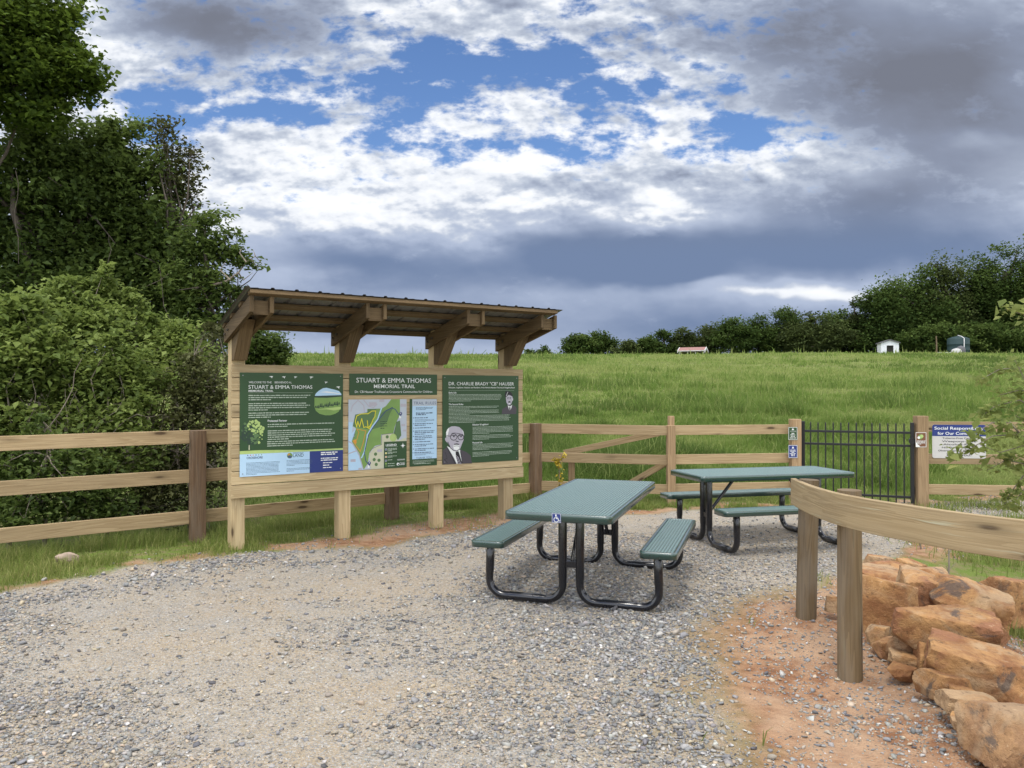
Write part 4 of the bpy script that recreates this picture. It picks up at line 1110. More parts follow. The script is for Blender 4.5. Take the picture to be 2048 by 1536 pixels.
B = [  # cx, cy (centre), depth, dims(w,d,h), yaw, seed, tilt, label
    (520, 512, 6.75, (.30, .30, .26), .3, 1, (0, .1), 'small pale tan boulder at the far end of the rock heap by the gravel'),
    (560, 585, 6.15, (.62, .55, .26), .2, 2, (.12, .05), 'flat red brown slab rock lying just behind the nearer round post'),
    (562, 735, 5.12, (.40, .42, .50), .5, 3, (0, .25), 'large rounded grey orange boulder standing right of the nearer round post'),
    (770, 655, 5.60, (.46, .42, .38), -.3, 4, (.1, .2), 'reddish flat faced boulder in the middle of the heap behind the long orange rock'),
    (975, 715, 5.35, (.60, .45, .38), -.5, 5, (.1, .25), 'big orange boulder with black lichen patches next to the grass'),
    (1165, 675, 5.55, (.34, .34, .40), .4, 6, (0, .1), 'upright pointed orange boulder standing apart in the grass at the heap end'),
    (848, 845, 4.62, (.68, .42, .36), -.42, 7, (.1, .12), 'long tilted ochre boulder lying on top of the heap'),
    (668, 910, 4.70, (.27, .24, .24), .2, 8, (.05, .1), 'small square tan rock under the left end of the long ochre boulder'),
    (805, 960, 4.52, (.24, .22, .20), -.2, 9, (0, .1), 'small dull brown rock wedged beneath the long ochre boulder'),
    (1080, 1055, 4.15, (.74, .40, .30), -.48, 10, (.1, .18), 'long brown boulder leaning out of the right frame edge, edge upward'),
    (715, 985, 4.62, (.38, .28, .13), -.25, 11, (0, .1), 'thin flat orange rock half buried in red soil beside the heap'),
    (862, 1108, 4.12, (.30, .26, .18), .3, 12, (0, .2), 'low greyish tan rock half buried in front of the long brown boulder'),
    (1015, 1200, 3.80, (.38, .26, .12), -.2, 13, (0, .1), 'flat rust coloured rock lying behind the nearest big boulder'),
    (1165, 1335, 3.42, (.46, .46, .33), .2, 14, (.1, .1), 'nearest big orange brown boulder at the lower right corner'),
    (524, 855, 4.95, (.17, .16, .17), .6, 15, (0, 0), 'little pale orange rock at the foot of the large rounded boulder'),
    (568, 915, 4.80, (.20, .18, .14), .1, 16, (0, 0), 'little pinkish rock lying in soil beside the square tan rock'),
    (292, 690, 5.35, (.12, .12, .14), .1, 17, (0, 0), 'small orange rock between the two round posts'),
    (775, 560, 6.25, (.40, .36, .22), -.2, 18, (.1, .1), 'rust orange rock at the back of the heap beside the weeds'),
    (1098, 850, 4.85, (.24, .22, .20), .4, 19, (0, .1), 'small grey brown rock at the right end of the long ochre boulder'),
    (1262, 665, 5.50, (.20, .20, .20), 0, 20, (0, 0), 'small rust rock on the grass cut off by the right frame edge'),
    (640, 1040, 4.45, (.20, .15, .11), .8, 22, (.2, .1), 'small angular tan rock in the red soil left of the long brown boulder'),
    (905, 1010, 4.40, (.16, .14, .13), .1, 23, (.1, .3), 'small dark orange rock between the long ochre and long brown boulders'),
    (1000, 905, 4.75, (.20, .18, .16), 1.1, 24, (.3, .1), 'small yellowish rock under the right end of the long ochre boulder'),
    (470, 620, 5.75, (.22, .18, .16), .7, 25, (.1, .2), 'small rust rock peeping out right behind the nearer round post'),
    (690, 520, 6.55, (.26, .20, .18), .4, 26, (.2, .1), 'small low orange rock at the back of the heap next to the pale tan one'),
    (930, 1150, 3.98, (.15, .12, .09), .2, 27, (.1, .1), 'small chipped brown stone just behind the flat rust coloured rock'),
    (930, 1290, 3.62, (.13, .10, .07), .9, 28, (.2, .1), 'small grey brown stone in the rubble left of the nearest big boulder'),
    (1040, 1448, 3.42, (.085, .07, .06), .3, 21, (0, 0), 'tiny pink stone at the foot of the nearest big boulder'),
]
for (cx, cy, Yd, dm, yw, sd_, tl, lb) in B:
    dm = tuple(q_ * (.70 if sd_ == 14 else .84) for q_ in dm); boulder(bpos(cx, cy + 8, Yd), dm, yw, sd_, lb, tl, rough=.035)
M['verge_stone'] = plain('pale_verge_stone', (.36, .28, .22), .9, .2, 0, 0, .35, 14)
c = gnd(298 * .4556, 500 + 1380 * .4556); boulder((c.x, c.y, .045), (.20, .15, .14), .5, 31, 'lone pinkish stone on the grass verge near the left fence', group=None, name='stone', sub=3, mat='verge_stone')

# ------------------------------------------------------------------ foliage
def leaf_mesh(pos, size, tone, rg, asp=.62, droop=.15, flat=.45):
    n = len(pos)
    a = rg.uniform(0, 6.28, n); el = rg.normal(-.12, .45, n)
    d = np.stack([np.cos(a) * np.cos(el), np.sin(a) * np.cos(el), np.sin(el)], 1)
    up = np.stack([rg.normal(0, flat, n), rg.normal(0, flat, n), np.ones(n)], 1)
    s_ = np.cross(d, up); s_ /= np.linalg.norm(s_, axis=1)[:, None] + 1e-9
    nn = np.cross(s_, d)
    L = (size * np.clip(rg.lognormal(-.05, .32, n), .4, 1.7))[:, None]
    p0 = pos - d * L * .5; pl_ = pos - s_ * L * asp / 2 + nn * L * .10; pr2 = pos + s_ * L * asp / 2 + nn * L * .10; p1 = pos + d * L * .5 - nn * L * droop
    V = np.stack([p0, pr2, p1, pl_], 1).reshape(-1, 3)
    o = (np.arange(n) * 4)[:, None, None]
    T = (np.array([[0, 1, 2], [0, 2, 3]])[None] + o).reshape(-1, 3)
    return V, T, np.repeat(np.clip(tone, 0, 1), 4)
def clumps(lobes, n, rg, pw=2.4):
    vol = np.array([l[3] * l[4] * l[5] for l in lobes]) ** .8; w = rg.choice(len(lobes), n, p=vol / vol.sum())
    Lb = np.array(lobes)[w]; v_ = rg.normal(size=(n, 3)); v_ /= np.linalg.norm(v_, axis=1)[:, None]
    r_ = rg.random(n) ** (1 / pw)
    return Lb[:, :3] + v_ * r_[:, None] * Lb[:, 3:6], v_, Lb, w
def tree(name, label, cat, base, lobes, n_cl, n_lf, lsize, mat, group=None, trunk=None, r0=.15, seed=1, spread=.16, tone0=.5, asp=.62, barkm='bark', limbs=14, twigs=40, flat=.45, tops=0.0, cvar=1.0, lvar=.13):
    rg = np.random.default_rng(seed); base = Vector(base)
    root = empty(name, base, 0, label, cat, group)
    C, D, Lb, w = clumps(lobes, n_cl, rg)
    zlo = base.z + .02
    C[:, 2] = np.maximum(C[:, 2], zlo + .1)
    rr_ = Lb[:, 3:6].min(1) * spread * rg.uniform(.6, 1.5, n_cl) + lsize * .6
    k = np.maximum(4, rg.poisson(n_lf, n_cl)); ix = np.repeat(np.arange(n_cl), k); N = len(ix)
    off = rg.normal(size=(N, 3)) * rr_[ix][:, None] * np.array([1, 1, .62])
    pos = C[ix] + off; pos[:, 2] = np.maximum(pos[:, 2], zlo)
    ct = rg.normal(0, .16, n_cl)
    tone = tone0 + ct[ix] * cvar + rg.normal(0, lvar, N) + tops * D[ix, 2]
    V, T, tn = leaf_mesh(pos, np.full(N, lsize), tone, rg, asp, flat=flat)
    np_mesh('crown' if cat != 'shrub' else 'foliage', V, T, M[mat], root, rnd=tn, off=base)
    # trunk, limbs and twigs
    q = MB()
    tp = [Vector(p_) for p_ in (trunk or [base, base + (Vector(lobes[0][:3]) - base) * .5, Vector(lobes[0][:3])])]
    pts = []
    for i in range(len(tp) - 1):
        for j in range(4): pts.append(tp[i].lerp(tp[i + 1], j / 4) + Vector(rg.normal(0, r0 * .25, 3)) * (i + j > 0))
    pts.append(tp[-1]); pts[0] = tp[0] - Vector((0, 0, .25))
    q.tube(pts, [r0 * (1.25 if i == 0 else 1 - .75 * i / (len(pts) - 1)) for i in range(len(pts))], 9)
    sel = rg.choice(n_cl, min(limbs, n_cl), replace=False); lm = []
    for s_ in sel:
        t = Vector(C[s_]); st_ = pts[min(len(pts) - 1, max(1, int(rg.uniform(.35, .98) * (len(pts) - 1))))]
        mid = st_.lerp(t, .5) + Vector(rg.normal(0, .08, 3)) * (t - st_).length + Vector((0, 0, .08 * (t - st_).length))
        P = [st_, st_.lerp(mid, .5) + Vector((0, 0, .02)), mid, mid.lerp(t, .55), t]
        q.tube(P, [r0 * .42, r0 * .34, r0 * .25, r0 * .16, r0 * .06], 6, cap=False); lm += P[1:]
    for s_ in rg.choice(n_cl, min(twigs, n_cl), replace=False):
        t = Vector(C[s_]) + Vector(rg.normal(0, 1, 3)) * rr_[s_] * .8; near = min(lm + pts, key=lambda p_: (p_ - t).length)
        q.tube([near, near.lerp(t, .5) + Vector(rg.normal(0, .06, 3)) * (t - near).length, t], [r0 * .12, r0 * .08, r0 * .03], 4, cap=False)
    q.build('trunk' if cat != 'shrub' else 'stems', M[barkm], root, base)
    return root
def lob(px, py, r, Yd, ry=None, dep=None):
    c = at(px, py, Yd); k = Yd / F
    return (c.x, c.y, c.z, r * k, (dep or r * .8) * k, (ry or r) * k)
def gz(x, y): return float(hgt(np.array([x]), np.array([y]))[0])
def base_at(px, Yd):
    x = (px - 1024) / F * Yd; return Vector((x, Yd, gz(x, Yd)))

GT = 'trees behind the left fence'
D = 12.5
tree('maple_tree', 'tall bright green maple whose crown fills the upper left corner', 'tree', base_at(-190, D),
     [lob(20, 100, 110, D), lob(110, 130, 75, D), lob(30, 0, 120, D), lob(75, 195, 58, D), lob(-90, 90, 150, D), lob(150, 170, 45, D), lob(10, 215, 50, D), lob(90, 40, 50, D)],
     420, 105, .085, 'leaf_maple', GT, [base_at(-190, D), at(-180, 500, D), at(-90, 60, D)], .10, 41, .17, .55, .8, tops=.25, limbs=8)
D = 14
tree('vine_clad_tree', 'dark vine-draped tree left of the pair, under the maple crown', 'tree', base_at(90, D),
     [lob(50, 340, 120, D, 80), lob(120, 300, 80, D), lob(-20, 450, 120, D), lob(100, 450, 130, D), lob(60, 590, 130, D), lob(160, 560, 100, D), lob(-60, 600, 120, D), lob(170, 390, 80, D)],
     440, 80, .105, 'leaf_dark', GT, [base_at(90, D), at(95, 640, D), at(70, 350, D)], .2, 42, .17, .42, tops=.22)
D = 14.6
tree('vine_clad_tree', 'dark vine-draped tree with stepped outline beside the sparse grey tree', 'tree', base_at(250, D),
     [lob(210, 300, 65, D, 55), lob(250, 270, 45, D, 40), lob(280, 350, 85, D, 65), lob(200, 420, 110, D), lob(300, 450, 95, D), lob(250, 560, 120, D), lob(340, 540, 85, D), lob(330, 620, 90, D), lob(230, 640, 110, D)],
     430, 80, .105, 'leaf_dark', GT, [base_at(250, D), at(255, 640, D), at(240, 320, D)], .2, 43, .17, .45, tops=.22)
tree('sparse_tree', 'sparse thin-leaved tree whose grey twigs show against the clouds', 'tree', base_at(350, D),
     [lob(345, 300, 45, D, 42), lob(380, 330, 28, D, 55), lob(330, 260, 38, D, 30), lob(385, 400, 20, D, 30), lob(360, 370, 35, D, 40)],
     105, 13, .085, 'leaf_olive', GT, [base_at(350, D), at(345, 560, D), at(350, 330, D)], .07, 44, .20, .45, limbs=26, twigs=100)
D = 13.6
tree('leaning_tree', 'leafy leaning tree with a bare pale limb reaching right towards the kiosk roof', 'tree', base_at(420, D),
     [lob(425, 450, 42, D, 34), lob(455, 490, 34, D, 30), lob(400, 500, 50, D), lob(497, 512, 28, D, 20), lob(510, 528, 14, D, 10), lob(390, 570, 60, D), lob(440, 580, 38, D), lob(450, 640, 42, D), lob(395, 650, 60, D)],
     150, 52, .090, 'leaf_dark', GT, [base_at(420, D), at(425, 660, D), at(415, 520, D)], .10, 45, .19, .50, limbs=18, twigs=50)
lt = bpy.context.scene.objects['leaning_tree']
q = MB()
for P, r_ in (([(425, 570), (452, 562), (476, 545), (492, 524), (510, 512), (524, 528)], .024), ([(476, 545), (486, 560), (505, 545)], .016), ([(492, 524), (478, 505), (486, 492)], .015), ([(460, 560), (440, 540), (452, 520)], .018), ([(510, 512), (506, 500)], .01), ([(500, 517), (520, 540)], .01)):
    pp = [at(a_, b_, D - .35 + .1 * i) for i, (a_, b_) in enumerate(P)]
    q.tube(pp, [r_ * (1 - .8 * i / (len(pp) - 1)) for i in range(len(pp))], 6)
q.build('bare_limb', M['twig'], lt, lt.location)
tree('round_bush', 'dense dark ivy-covered bush showing under the kiosk roof beyond the fence', 'bush', base_at(540, 21),
     [lob(540, 692, 34, 21, 32), lob(515, 700, 32, 21, 40), lob(560, 712, 24, 21, 24), lob(490, 690, 40, 21, 60), lob(480, 620, 30, 21, 45)],
     150, 60, .10, 'leaf_dark', None, [base_at(530, 21), at(530, 740, 21), at(535, 690, 21)], .1, 46, .2, .38)

GS = 'shrubs crowding the left fence'
def shrub(label, bpx, Yd, lobes, ncl, nlf, seed, ls=.066, mat='leaf_shrub', tone0=.5, tops=.28, tw=90, limbs=26):
    rs_ = np.random.default_rng(seed + 500); top_ = sorted(lobes, key=lambda l: l[1] - l[3])[:3]
    for l in top_:
        for j in range(4):
            a_ = rs_.uniform(-.8, .8); lobes = lobes + [(l[0] + a_ * l[2], l[1] - l[3] * math.sqrt(1 - a_ * a_) * rs_.uniform(.85, 1.25), 9, rs_.uniform(14, 34), l[4] - .1)]
    return tree('wild_shrub', label, 'shrub', base_at(bpx, Yd), [lob(a, b_, r_, Yd + dz, ry) for a, b_, r_, ry, dz in lobes], ncl, nlf, ls, mat, GS,
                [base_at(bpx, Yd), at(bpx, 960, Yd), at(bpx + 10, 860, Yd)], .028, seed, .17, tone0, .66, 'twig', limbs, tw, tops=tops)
shrub('broad-leaved shrub at the far left edge with pale upright shoots', 20, 8.9, [(30, 640, 60, 55, .6), (10, 730, 80, 80, .3), (70, 720, 60, 70, .4), (-30, 830, 90, 90, 0), (30, 900, 60, 90, 0), (0, 1000, 70, 60, 0)], 230, 62, 51, .082)
shrub('tall shrub with light leaf tips below the dark tree trunks', 130, 10.2, [(120, 610, 60, 50, .3), (170, 660, 80, 60, .2), (90, 690, 70, 70, 0), (150, 760, 90, 80, 0), (200, 600, 40, 45, .5)], 230, 62, 52, .072)
shrub('dense mid green shrub in the middle of the thicket', 215, 9.6, [(200, 740, 90, 70, 0), (260, 780, 90, 80, 0), (150, 840, 90, 80, -.1), (230, 880, 110, 80, -.2), (190, 990, 90, 50, -.2)], 250, 52, 53, .066, tone0=.46)
shrub('yellow green shrub with the lightest new leaves near the kiosk', 300, 10.6, [(270, 660, 60, 45, .2), (330, 690, 70, 50, .2), (300, 740, 80, 60, 0), (370, 730, 60, 60, 0), (250, 640, 45, 40, .3)], 230, 62, 54, .068, tone0=.62)
shrub('twiggy olive shrub tangled directly behind the left kiosk post', 380, 9.9, [(360, 800, 70, 60, 0), (410, 760, 60, 70, 0), (440, 840, 45, 90, 0), (370, 900, 80, 80, -.1), (330, 980, 90, 70, -.2), (430, 960, 45, 80, -.1), (440, 700, 40, 60, .4)], 220, 42, 55, .058, 'leaf_olive', tone0=.62, tw=160)
shrub('shaded shrub behind the lowest fence rail at the left', 90, 8.6, [(90, 900, 70, 60, 0), (140, 960, 80, 70, 0), (70, 1020, 70, 50, -.1), (220, 1010, 70, 50, .2), (10, 960, 60, 60, -.1)], 120, 38, 56, .064, 'leaf_dark', tone0=.45, tw=120)
def tangle():
    rg = np.random.default_rng(61); root = empty('dead_vine_tangle', base_at(280, 9.3), 0, 'pale dead vines and bare stems tangled through the thicket', 'vines')
    q = MB(); o_ = root.location
    for i in range(120):
        px = rg.uniform(20, 455); Yd = 8.3 + .0030 * px + rg.uniform(.15, .55); py0 = rg.uniform(880, 1060); n_ = 7
        L = rg.uniform(60, 240); dx = rg.normal(0, .7)
        P = []; cx, cy = px, py0; an = -math.pi / 2 + dx
        for j in range(n_):
            P.append(at(cx, cy, Yd + .03 * j)); an += rg.normal(0, .38); cx += math.cos(an) * L / n_; cy += math.sin(an) * L / n_
        r_ = rg.uniform(.003, .0085); q.tube(P, [r_ * (1 - .6 * j / (n_ - 1)) for j in range(n_)], 5, cap=False)
    q.build('vine_stems', M['twig'], root, o_)
    q = MB()
    for i in range(3):
        px = rg.uniform(20, 400); Yd = 12.1 + rg.uniform(0, .6); cy = rg.uniform(330, 560); P = []; cx = px; L = rg.uniform(90, 280)
        for j in range(8): P.append(at(cx, cy + L * j / 7, Yd + .05 * math.sin(j))); cx += rg.normal(0, 3.5)
        q.tube(P, rg.uniform(.003, .006), 5, cap=False)
    q.build('hanging_vines', M['bark'], root, o_)
tangle()

# ------------------------------------------------------------------ ridge
GR = 'trees along the ridge'
def ridge_tree(px, top, w, Yd, label, mat='leaf_far', seed=1, bot=None, n=60, nl=30, ls=.42, tone0=.5, lobes=None, cat='tree', name='ridge_tree', spread=.2):
    b_ = base_at(px, Yd); yb = 780 - (b_.z - H) / Yd * F
    rg = np.random.default_rng(seed); hgt_px = yb - top
    if lobes is None:
        lobes = []
        k = 5 + int(w / 30)
        for i in range(k):
            fx = rg.uniform(-.36, .36); fy = rg.uniform(.30, .84 - abs(fx) * .9)
            r_ = w * rg.uniform(.2, .30); lobes.append(lob(px + fx * w, yb - fy * hgt_px, r_, Yd, min(r_, hgt_px * .26), r_ * 1.1))
        lobes.append(lob(px + rg.uniform(-.1, .1) * w, top + hgt_px * .2, w * .24, Yd, hgt_px * .19)); lobes.append(lob(px, yb - hgt_px * .2, w * .42, Yd, hgt_px * .22))
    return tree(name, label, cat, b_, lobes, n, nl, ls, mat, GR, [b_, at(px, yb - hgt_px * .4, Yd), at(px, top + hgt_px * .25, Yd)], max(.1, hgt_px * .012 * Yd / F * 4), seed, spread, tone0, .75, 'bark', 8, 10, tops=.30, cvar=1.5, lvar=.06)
RT = [
    (1058, 699, 22, 150, 'tiny distant tree left of the round one on the skyline', 'leaf_far', 16, 18),
    (1087, 690, 34, 150, 'small round distant tree alone on the skyline right of the kiosk', 'leaf_far', 24, 20),
    (1160, 671, 66, 136, 'broad round tree at the open left end of the ridge row', 'leaf_far', 70, 30),
    (1205, 670, 56, 138, 'dark domed tree second from the open end of the ridge row', 'leaf_far', 60, 30),
    (1250, 686, 52, 134, 'low bright bush filling the dip of the ridge row', 'leaf_far2', 50, 28),
    (1290, 679, 56, 136, 'thin-topped low tree left of the red-roofed shelter', 'leaf_far', 56, 28),
    (1328, 667, 44, 137, 'small tree with a raised tuft just left of the red roof', 'leaf_far', 50, 28),
    (1372, 668, 70, 138, 'olive thicket directly behind the red-roofed shelter', 'leaf_far2', 70, 30),
    (1420, 657, 76, 139, 'pale green tree rising over the right end of the red roof', 'leaf_far2', 80, 30),
    (1468, 647, 78, 136, 'dark rounded tree just right of the red-roofed shelter', 'leaf_far', 84, 32),
    (1520, 640, 84, 138, 'spiky-topped tree in the middle of the ridge row', 'leaf_far', 90, 32),
    (1568, 632, 92, 137, 'darkest tall tree in the middle of the ridge row', 'leaf_far', 100, 34),
    (1632, 634, 110, 133, 'wide brownish olive tree in front of the ridge row', 'leaf_far2', 120, 34),
    (1682, 632, 84, 138, 'ragged green tree left of the big wood', 'leaf_far', 90, 32),
    (1712, 614, 66, 137, 'narrow brown-tipped tree at the foot of the big wood', 'leaf_far2', 80, 32),
    (1762, 578, 120, 134, 'big tree whose dark slope starts the wood above the white shed', 'leaf_far', 190, 36),
    (1826, 540, 140, 136, 'big domed tree of the wood between shed and tank', 'leaf_far', 230, 36),
    (1884, 516, 130, 138, 'tallest light-topped tree of the wood left of the tank', 'leaf_far2', 220, 36),
    (1944, 516, 130, 139, 'dark high tree of the wood above the green tank', 'leaf_far', 220, 36),
    (2010, 496, 130, 137, 'high rounded tree of the wood right of the tank', 'leaf_far', 220, 36),
    (2085, 470, 150, 136, 'highest tree of the wood cut by the right frame edge', 'leaf_far', 240, 36),
    (1870, 648, 120, 129, 'light green spreading bush below the wood left of the tank', 'leaf_far', 120, 32),
    (1975, 640, 150, 131, 'light green layered bush below the wood behind the tank', 'leaf_far', 150, 32),
    (2060, 640, 110, 129, 'low green bush below the wood at the right frame edge', 'leaf_far', 120, 32),
]
for i, (px, top, w, Yd, lb, mt, n, nl) in enumerate(RT):
    ridge_tree(px, top - (.06 if px > 1740 else .22) * (706 - top), w * 1.10, Yd, lb, mt, 100 + i, n=int(n * 2.2), nl=int(nl * 1.5), ls=.38 if w < 100 else .42, tone0=.62 if 'light' in lb or 'bright' in lb else (.36 if 'dark' in lb else .48))

M['shed'] = plain('white_shed_paint', (.62, .64, .68), .6, .3); M['roofred'] = plain('red_roof_sheet', (.24, .11, .095), .5, .4, 0, 0, .15, 3); M['trim'] = plain('white_trim', (.5, .5, .5), .5)
M['dark'] = plain('dark_inside', (.02, .017, .015), .9); M['tank'] = plain('tank_green', (.022, .045, .048), .6, .25); M['tankgrey'] = plain('grey_tank', (.40, .40, .39), .5); M['shingle'] = plain('grey_shingle', (.10, .10, .11), .9)
# white shed
Yd = 121; c = base_at(1776, Yd); k = Yd / F
shed = empty('garden_shed', c, R(-12), 'small white shed with dark doorway on the ridge below the wood', 'shed')
w, d, h, hr = 33 * k, 30 * k, 23 * k, 28.5 * k
q = MB()
fl_ = [(-w / 2, 0), (-.18 * w, 0), (-.18 * w, h * .80), (.2 * w, h * .80), (.2 * w, 0), (w / 2, 0), (w / 2, h), (0, hr), (-w / 2, h)]
q.prism(fl_, lambda a, b_, cc: Vector((a, -d / 2 + cc, b_ - .1)), .08)
q.prism([(-w / 2, 0), (w / 2, 0), (w / 2, h), (0, hr), (-w / 2, h)], lambda a, b_, cc: Vector((a, d / 2 - cc, b_ - .1)), .08)
for sg in (-1, 1): q.box((sg * (w / 2 - .04), 0, h / 2 - .1), (.08, d - .17, h), None, 2)
q.build('wall', M['shed'], shed)
q = MB()
for sg in (-1, 1): q.prism([(0, hr + .02), (sg * (w / 2 + .2), h - .06), (sg * (w / 2 + .2), h + .06), (0, hr + .14)], lambda a, b_, cc: Vector((a, -d / 2 - .2 + cc, b_ - .08)), d + .4)
q.build('roof', M['shingle'], shed)
q = MB(); q.box((.01 * w, -d / 2 + .25, h * .4 - .1), (.37 * w, .05, h * .8), None, 2); q.build('doorway_shade', M['dark'], shed)  # near-black panel behind the opening, painted in for the unlit inside
# red roofed shelter
Yd = 126; c = base_at(1386, Yd); k = Yd / F
sh = empty('field_shelter', c, R(-24), 'open shelter with red metal roof and white trim on the ridge', 'shelter')
w, d, h, hr = 52 * k, 30 * k, 8.5 * k, 15.5 * k
q = MB()
for sg in (-1, 1): q.prism([(0, hr), (sg * (d / 2 + .3), h), (sg * (d / 2 + .3), h + .10), (0, hr + .10)], lambda a, b_, cc: Vector((-w / 2 + cc, a, b_)), w)
q.build('roof', M['roofred'], sh)
for e_ in (-1, 1):
    q = MB()
    for sg in (-1, 1): q.prism([(0, hr - .28), (sg * (d / 2 + .32), h - .28), (sg * (d / 2 + .32), h + .12), (0, hr + .13)], lambda a, b_, cc: Vector((e_ * (w / 2 + .05) - .06 + cc, a, b_)), .12)
    q.build('gable_trim', M['trim'], sh)
for sg in (-1, 1):
    q = MB(); q.box((0, sg * (d / 2 + .36), h + .02), (w, .06, .13), None, 0); q.build('eave_trim', M['trim'], sh)
for i in range(4):
    for sg in (-1, 1):
        q = MB(); q.box((-w / 2 + .2 + (w - .4) * i / 3, sg * (d / 2 - .1), h / 2 - .2), (.14, .14, h + .5), None, 2); q.build('post', M['trim'] if sg < 0 else M['post'], sh)
# water tank, two small tanks, pole, trough
Yd = 123; c = base_at(1917, Yd); k = Yd / F
tk = empty('water_tank', c, 0, 'large dark green cylindrical water tank with domed top on the ridge', 'tank')
r_ = 20 * k; hh_ = 33 * k
q = MB(); n = 32; prof = [(r_, -.2), (r_, hh_ * .25), (r_ * 1.012, hh_ * .26), (r_, hh_ * .27), (r_, hh_ * .6), (r_ * 1.012, hh_ * .61), (r_, hh_ * .62), (r_, hh_ * .93), (r_ * .96, hh_ * .97), (r_ * .55, hh_ * 1.07), (r_ * .12, hh_ * 1.12), (.001, hh_ * 1.12)]
vs = [Vector((a * math.cos(2 * math.pi * j / n), a * math.sin(2 * math.pi * j / n), z)) for a, z in prof for j in range(n)]
q.add(vs, [(i * n + j, i * n + (j + 1) % n, (i + 1) * n + (j + 1) % n, (i + 1) * n + j) for i in range(len(prof) - 1) for j in range(n)], None, .5, True)
q.build('tank_body', M['tank'], tk)
q = MB(); q.tube([(-.05, -r_ - .08, 0), (-.05, -r_ - .08, hh_ * .95), (-.05, -r_ * .6, hh_ * 1.08), (-.05, 0, hh_ * 1.16)], .07, 8); q.build('fill_pipe', M['trim'], tk)
def dome(px, w_px, h_px, Yd_, label, mat):
    c_ = base_at(px, Yd_); k_ = Yd_ / F; o = empty('storage_tank', c_, 0, label, 'tank')
    q = MB(); r2 = w_px * k_ / 2; h2 = h_px * k_; n_ = 24; prof = [(r2 * .98, -.2), (r2, h2 * .3), (r2 * .97, h2 * .6), (r2 * .8, h2 * .85), (r2 * .45, h2 * .97), (.001, h2)]
    vs = [Vector((a * math.cos(2 * math.pi * j / n_), a * math.sin(2 * math.pi * j / n_), z)) for a, z in prof for j in range(n_)]
    q.add(vs, [(i * n_ + j, i * n_ + (j + 1) % n_, (i + 1) * n_ + (j + 1) % n_, (i + 1) * n_ + j) for i in range(len(prof) - 1) for j in range(n_)], None, .5, True)
    q.build('tank_body', M[mat], o)
    q = MB(); q.tube([(0, 0, h2 * .97), (0, 0, h2 * 1.06)], r2 * .2, 10); q.build('tank_lid', M[mat], o)
dome(1913, 19, 12, 119, 'small pale grey domed tank in front of the green water tank', 'tankgrey')
dome(1922, 17, 17, 121, 'small grey brown tank between the pale one and the green tank', 'shingle')
c = base_at(1873, 122); pole = MB(); pole.tube([(c.x, c.y, c.z - .3), (c.x + .05, c.y, c.z + 1.4), (c.x - .02, c.y, c.z + 2.9)], [.13, .12, .10], 8)
o = pole.build('wooden_pole', M['round'], None, c); o.location = c; tag(o, 'short weathered wooden pole standing left of the green water tank', 'pole')
c = base_at(1891, 121); q = MB(); q.box((0, 0, .12), (2.3, .5, .5), None, 0); o = q.build('water_trough', M['trim'], None, bevel=.03); o.location = c; tag(o, 'long low white trough between pole and pale grey tank', 'trough')

# ------------------------------------------------------------------ small plants near the camera side
def branch_shrub():
    rg = np.random.default_rng(71); D0 = 4.3; root = empty('leafy_shrub', base_at(2160, D0), 0, 'young leafy branches reaching in from the right edge before the notice', 'shrub')
    o_ = root.location; q = MB(); pos = []; tn = []
    br_ = [[(2200, 900), (2120, 850), (2040, 800), (1990, 812), (1960, 835)], [(2200, 960), (2110, 905), (2040, 868), (1985, 872), (1935, 900), (1905, 912)], [(2200, 1000), (2120, 960), (2060, 930), (2010, 920), (1975, 940)],
           [(2200, 850), (2130, 780), (2060, 735), (2000, 738), (1960, 760)], [(2200, 780), (2130, 700), (2080, 650), (2045, 628), (2010, 618)], [(2120, 850), (2070, 790), (2050, 760), (2030, 720)], [(2040, 868), (2020, 845), (1985, 845), (1940, 872)],
           [(2060, 930), (2040, 960), (2020, 985), (2008, 1010)], [(2110, 905), (2080, 890), (2060, 850), (2030, 830)], [(2110, 960), (2050, 975), (2030, 1000)], [(2200, 930), (2100, 880), (2050, 890), (2000, 905), (1960, 890)], [(2130, 780), (2090, 790), (2040, 780), (2000, 790)]]
    for bi_, P in enumerate(br_):
        dd = rg.normal(0, .12); pp = [at(a, b_, D0 + dd + (2200 - a) * .0006) for a, b_ in P]
        q.tube(pp, [.006 * (1 - .75 * i / (len(pp) - 1)) for i in range(len(pp))], 5)
        for i in range(len(pp) - 1):
            for j in range(24):
                t = rg.random()
                if (i == 0 and rg.random() < .5): continue
                c_ = pp[i].lerp(pp[i + 1], t) + Vector(rg.normal(0, .028, 3)); pos.append(c_[:]); tn.append(.5 + rg.normal(0, .2) + (.35 if bi_ == 4 else 0))
        for j in range(5):
            c_ = pp[-1] + Vector(rg.normal(0, .03, 3)); pos.append(c_[:]); tn.append(.62 + rg.normal(0, .2))
    q.tube([o_, at(2180, 980, D0), at(2200, 800, D0)], [.014, .011, .006], 7)
    q.build('stems', M['twig'], root, o_)
    pos = np.array(pos); V, T, t_ = leaf_mesh(pos, np.full(len(pos), .048), np.array(tn), rg, .62, .12, .8)
    np_mesh('foliage', V, T, M['leaf_branch'], root, rnd=t_, off=o_)
branch_shrub()
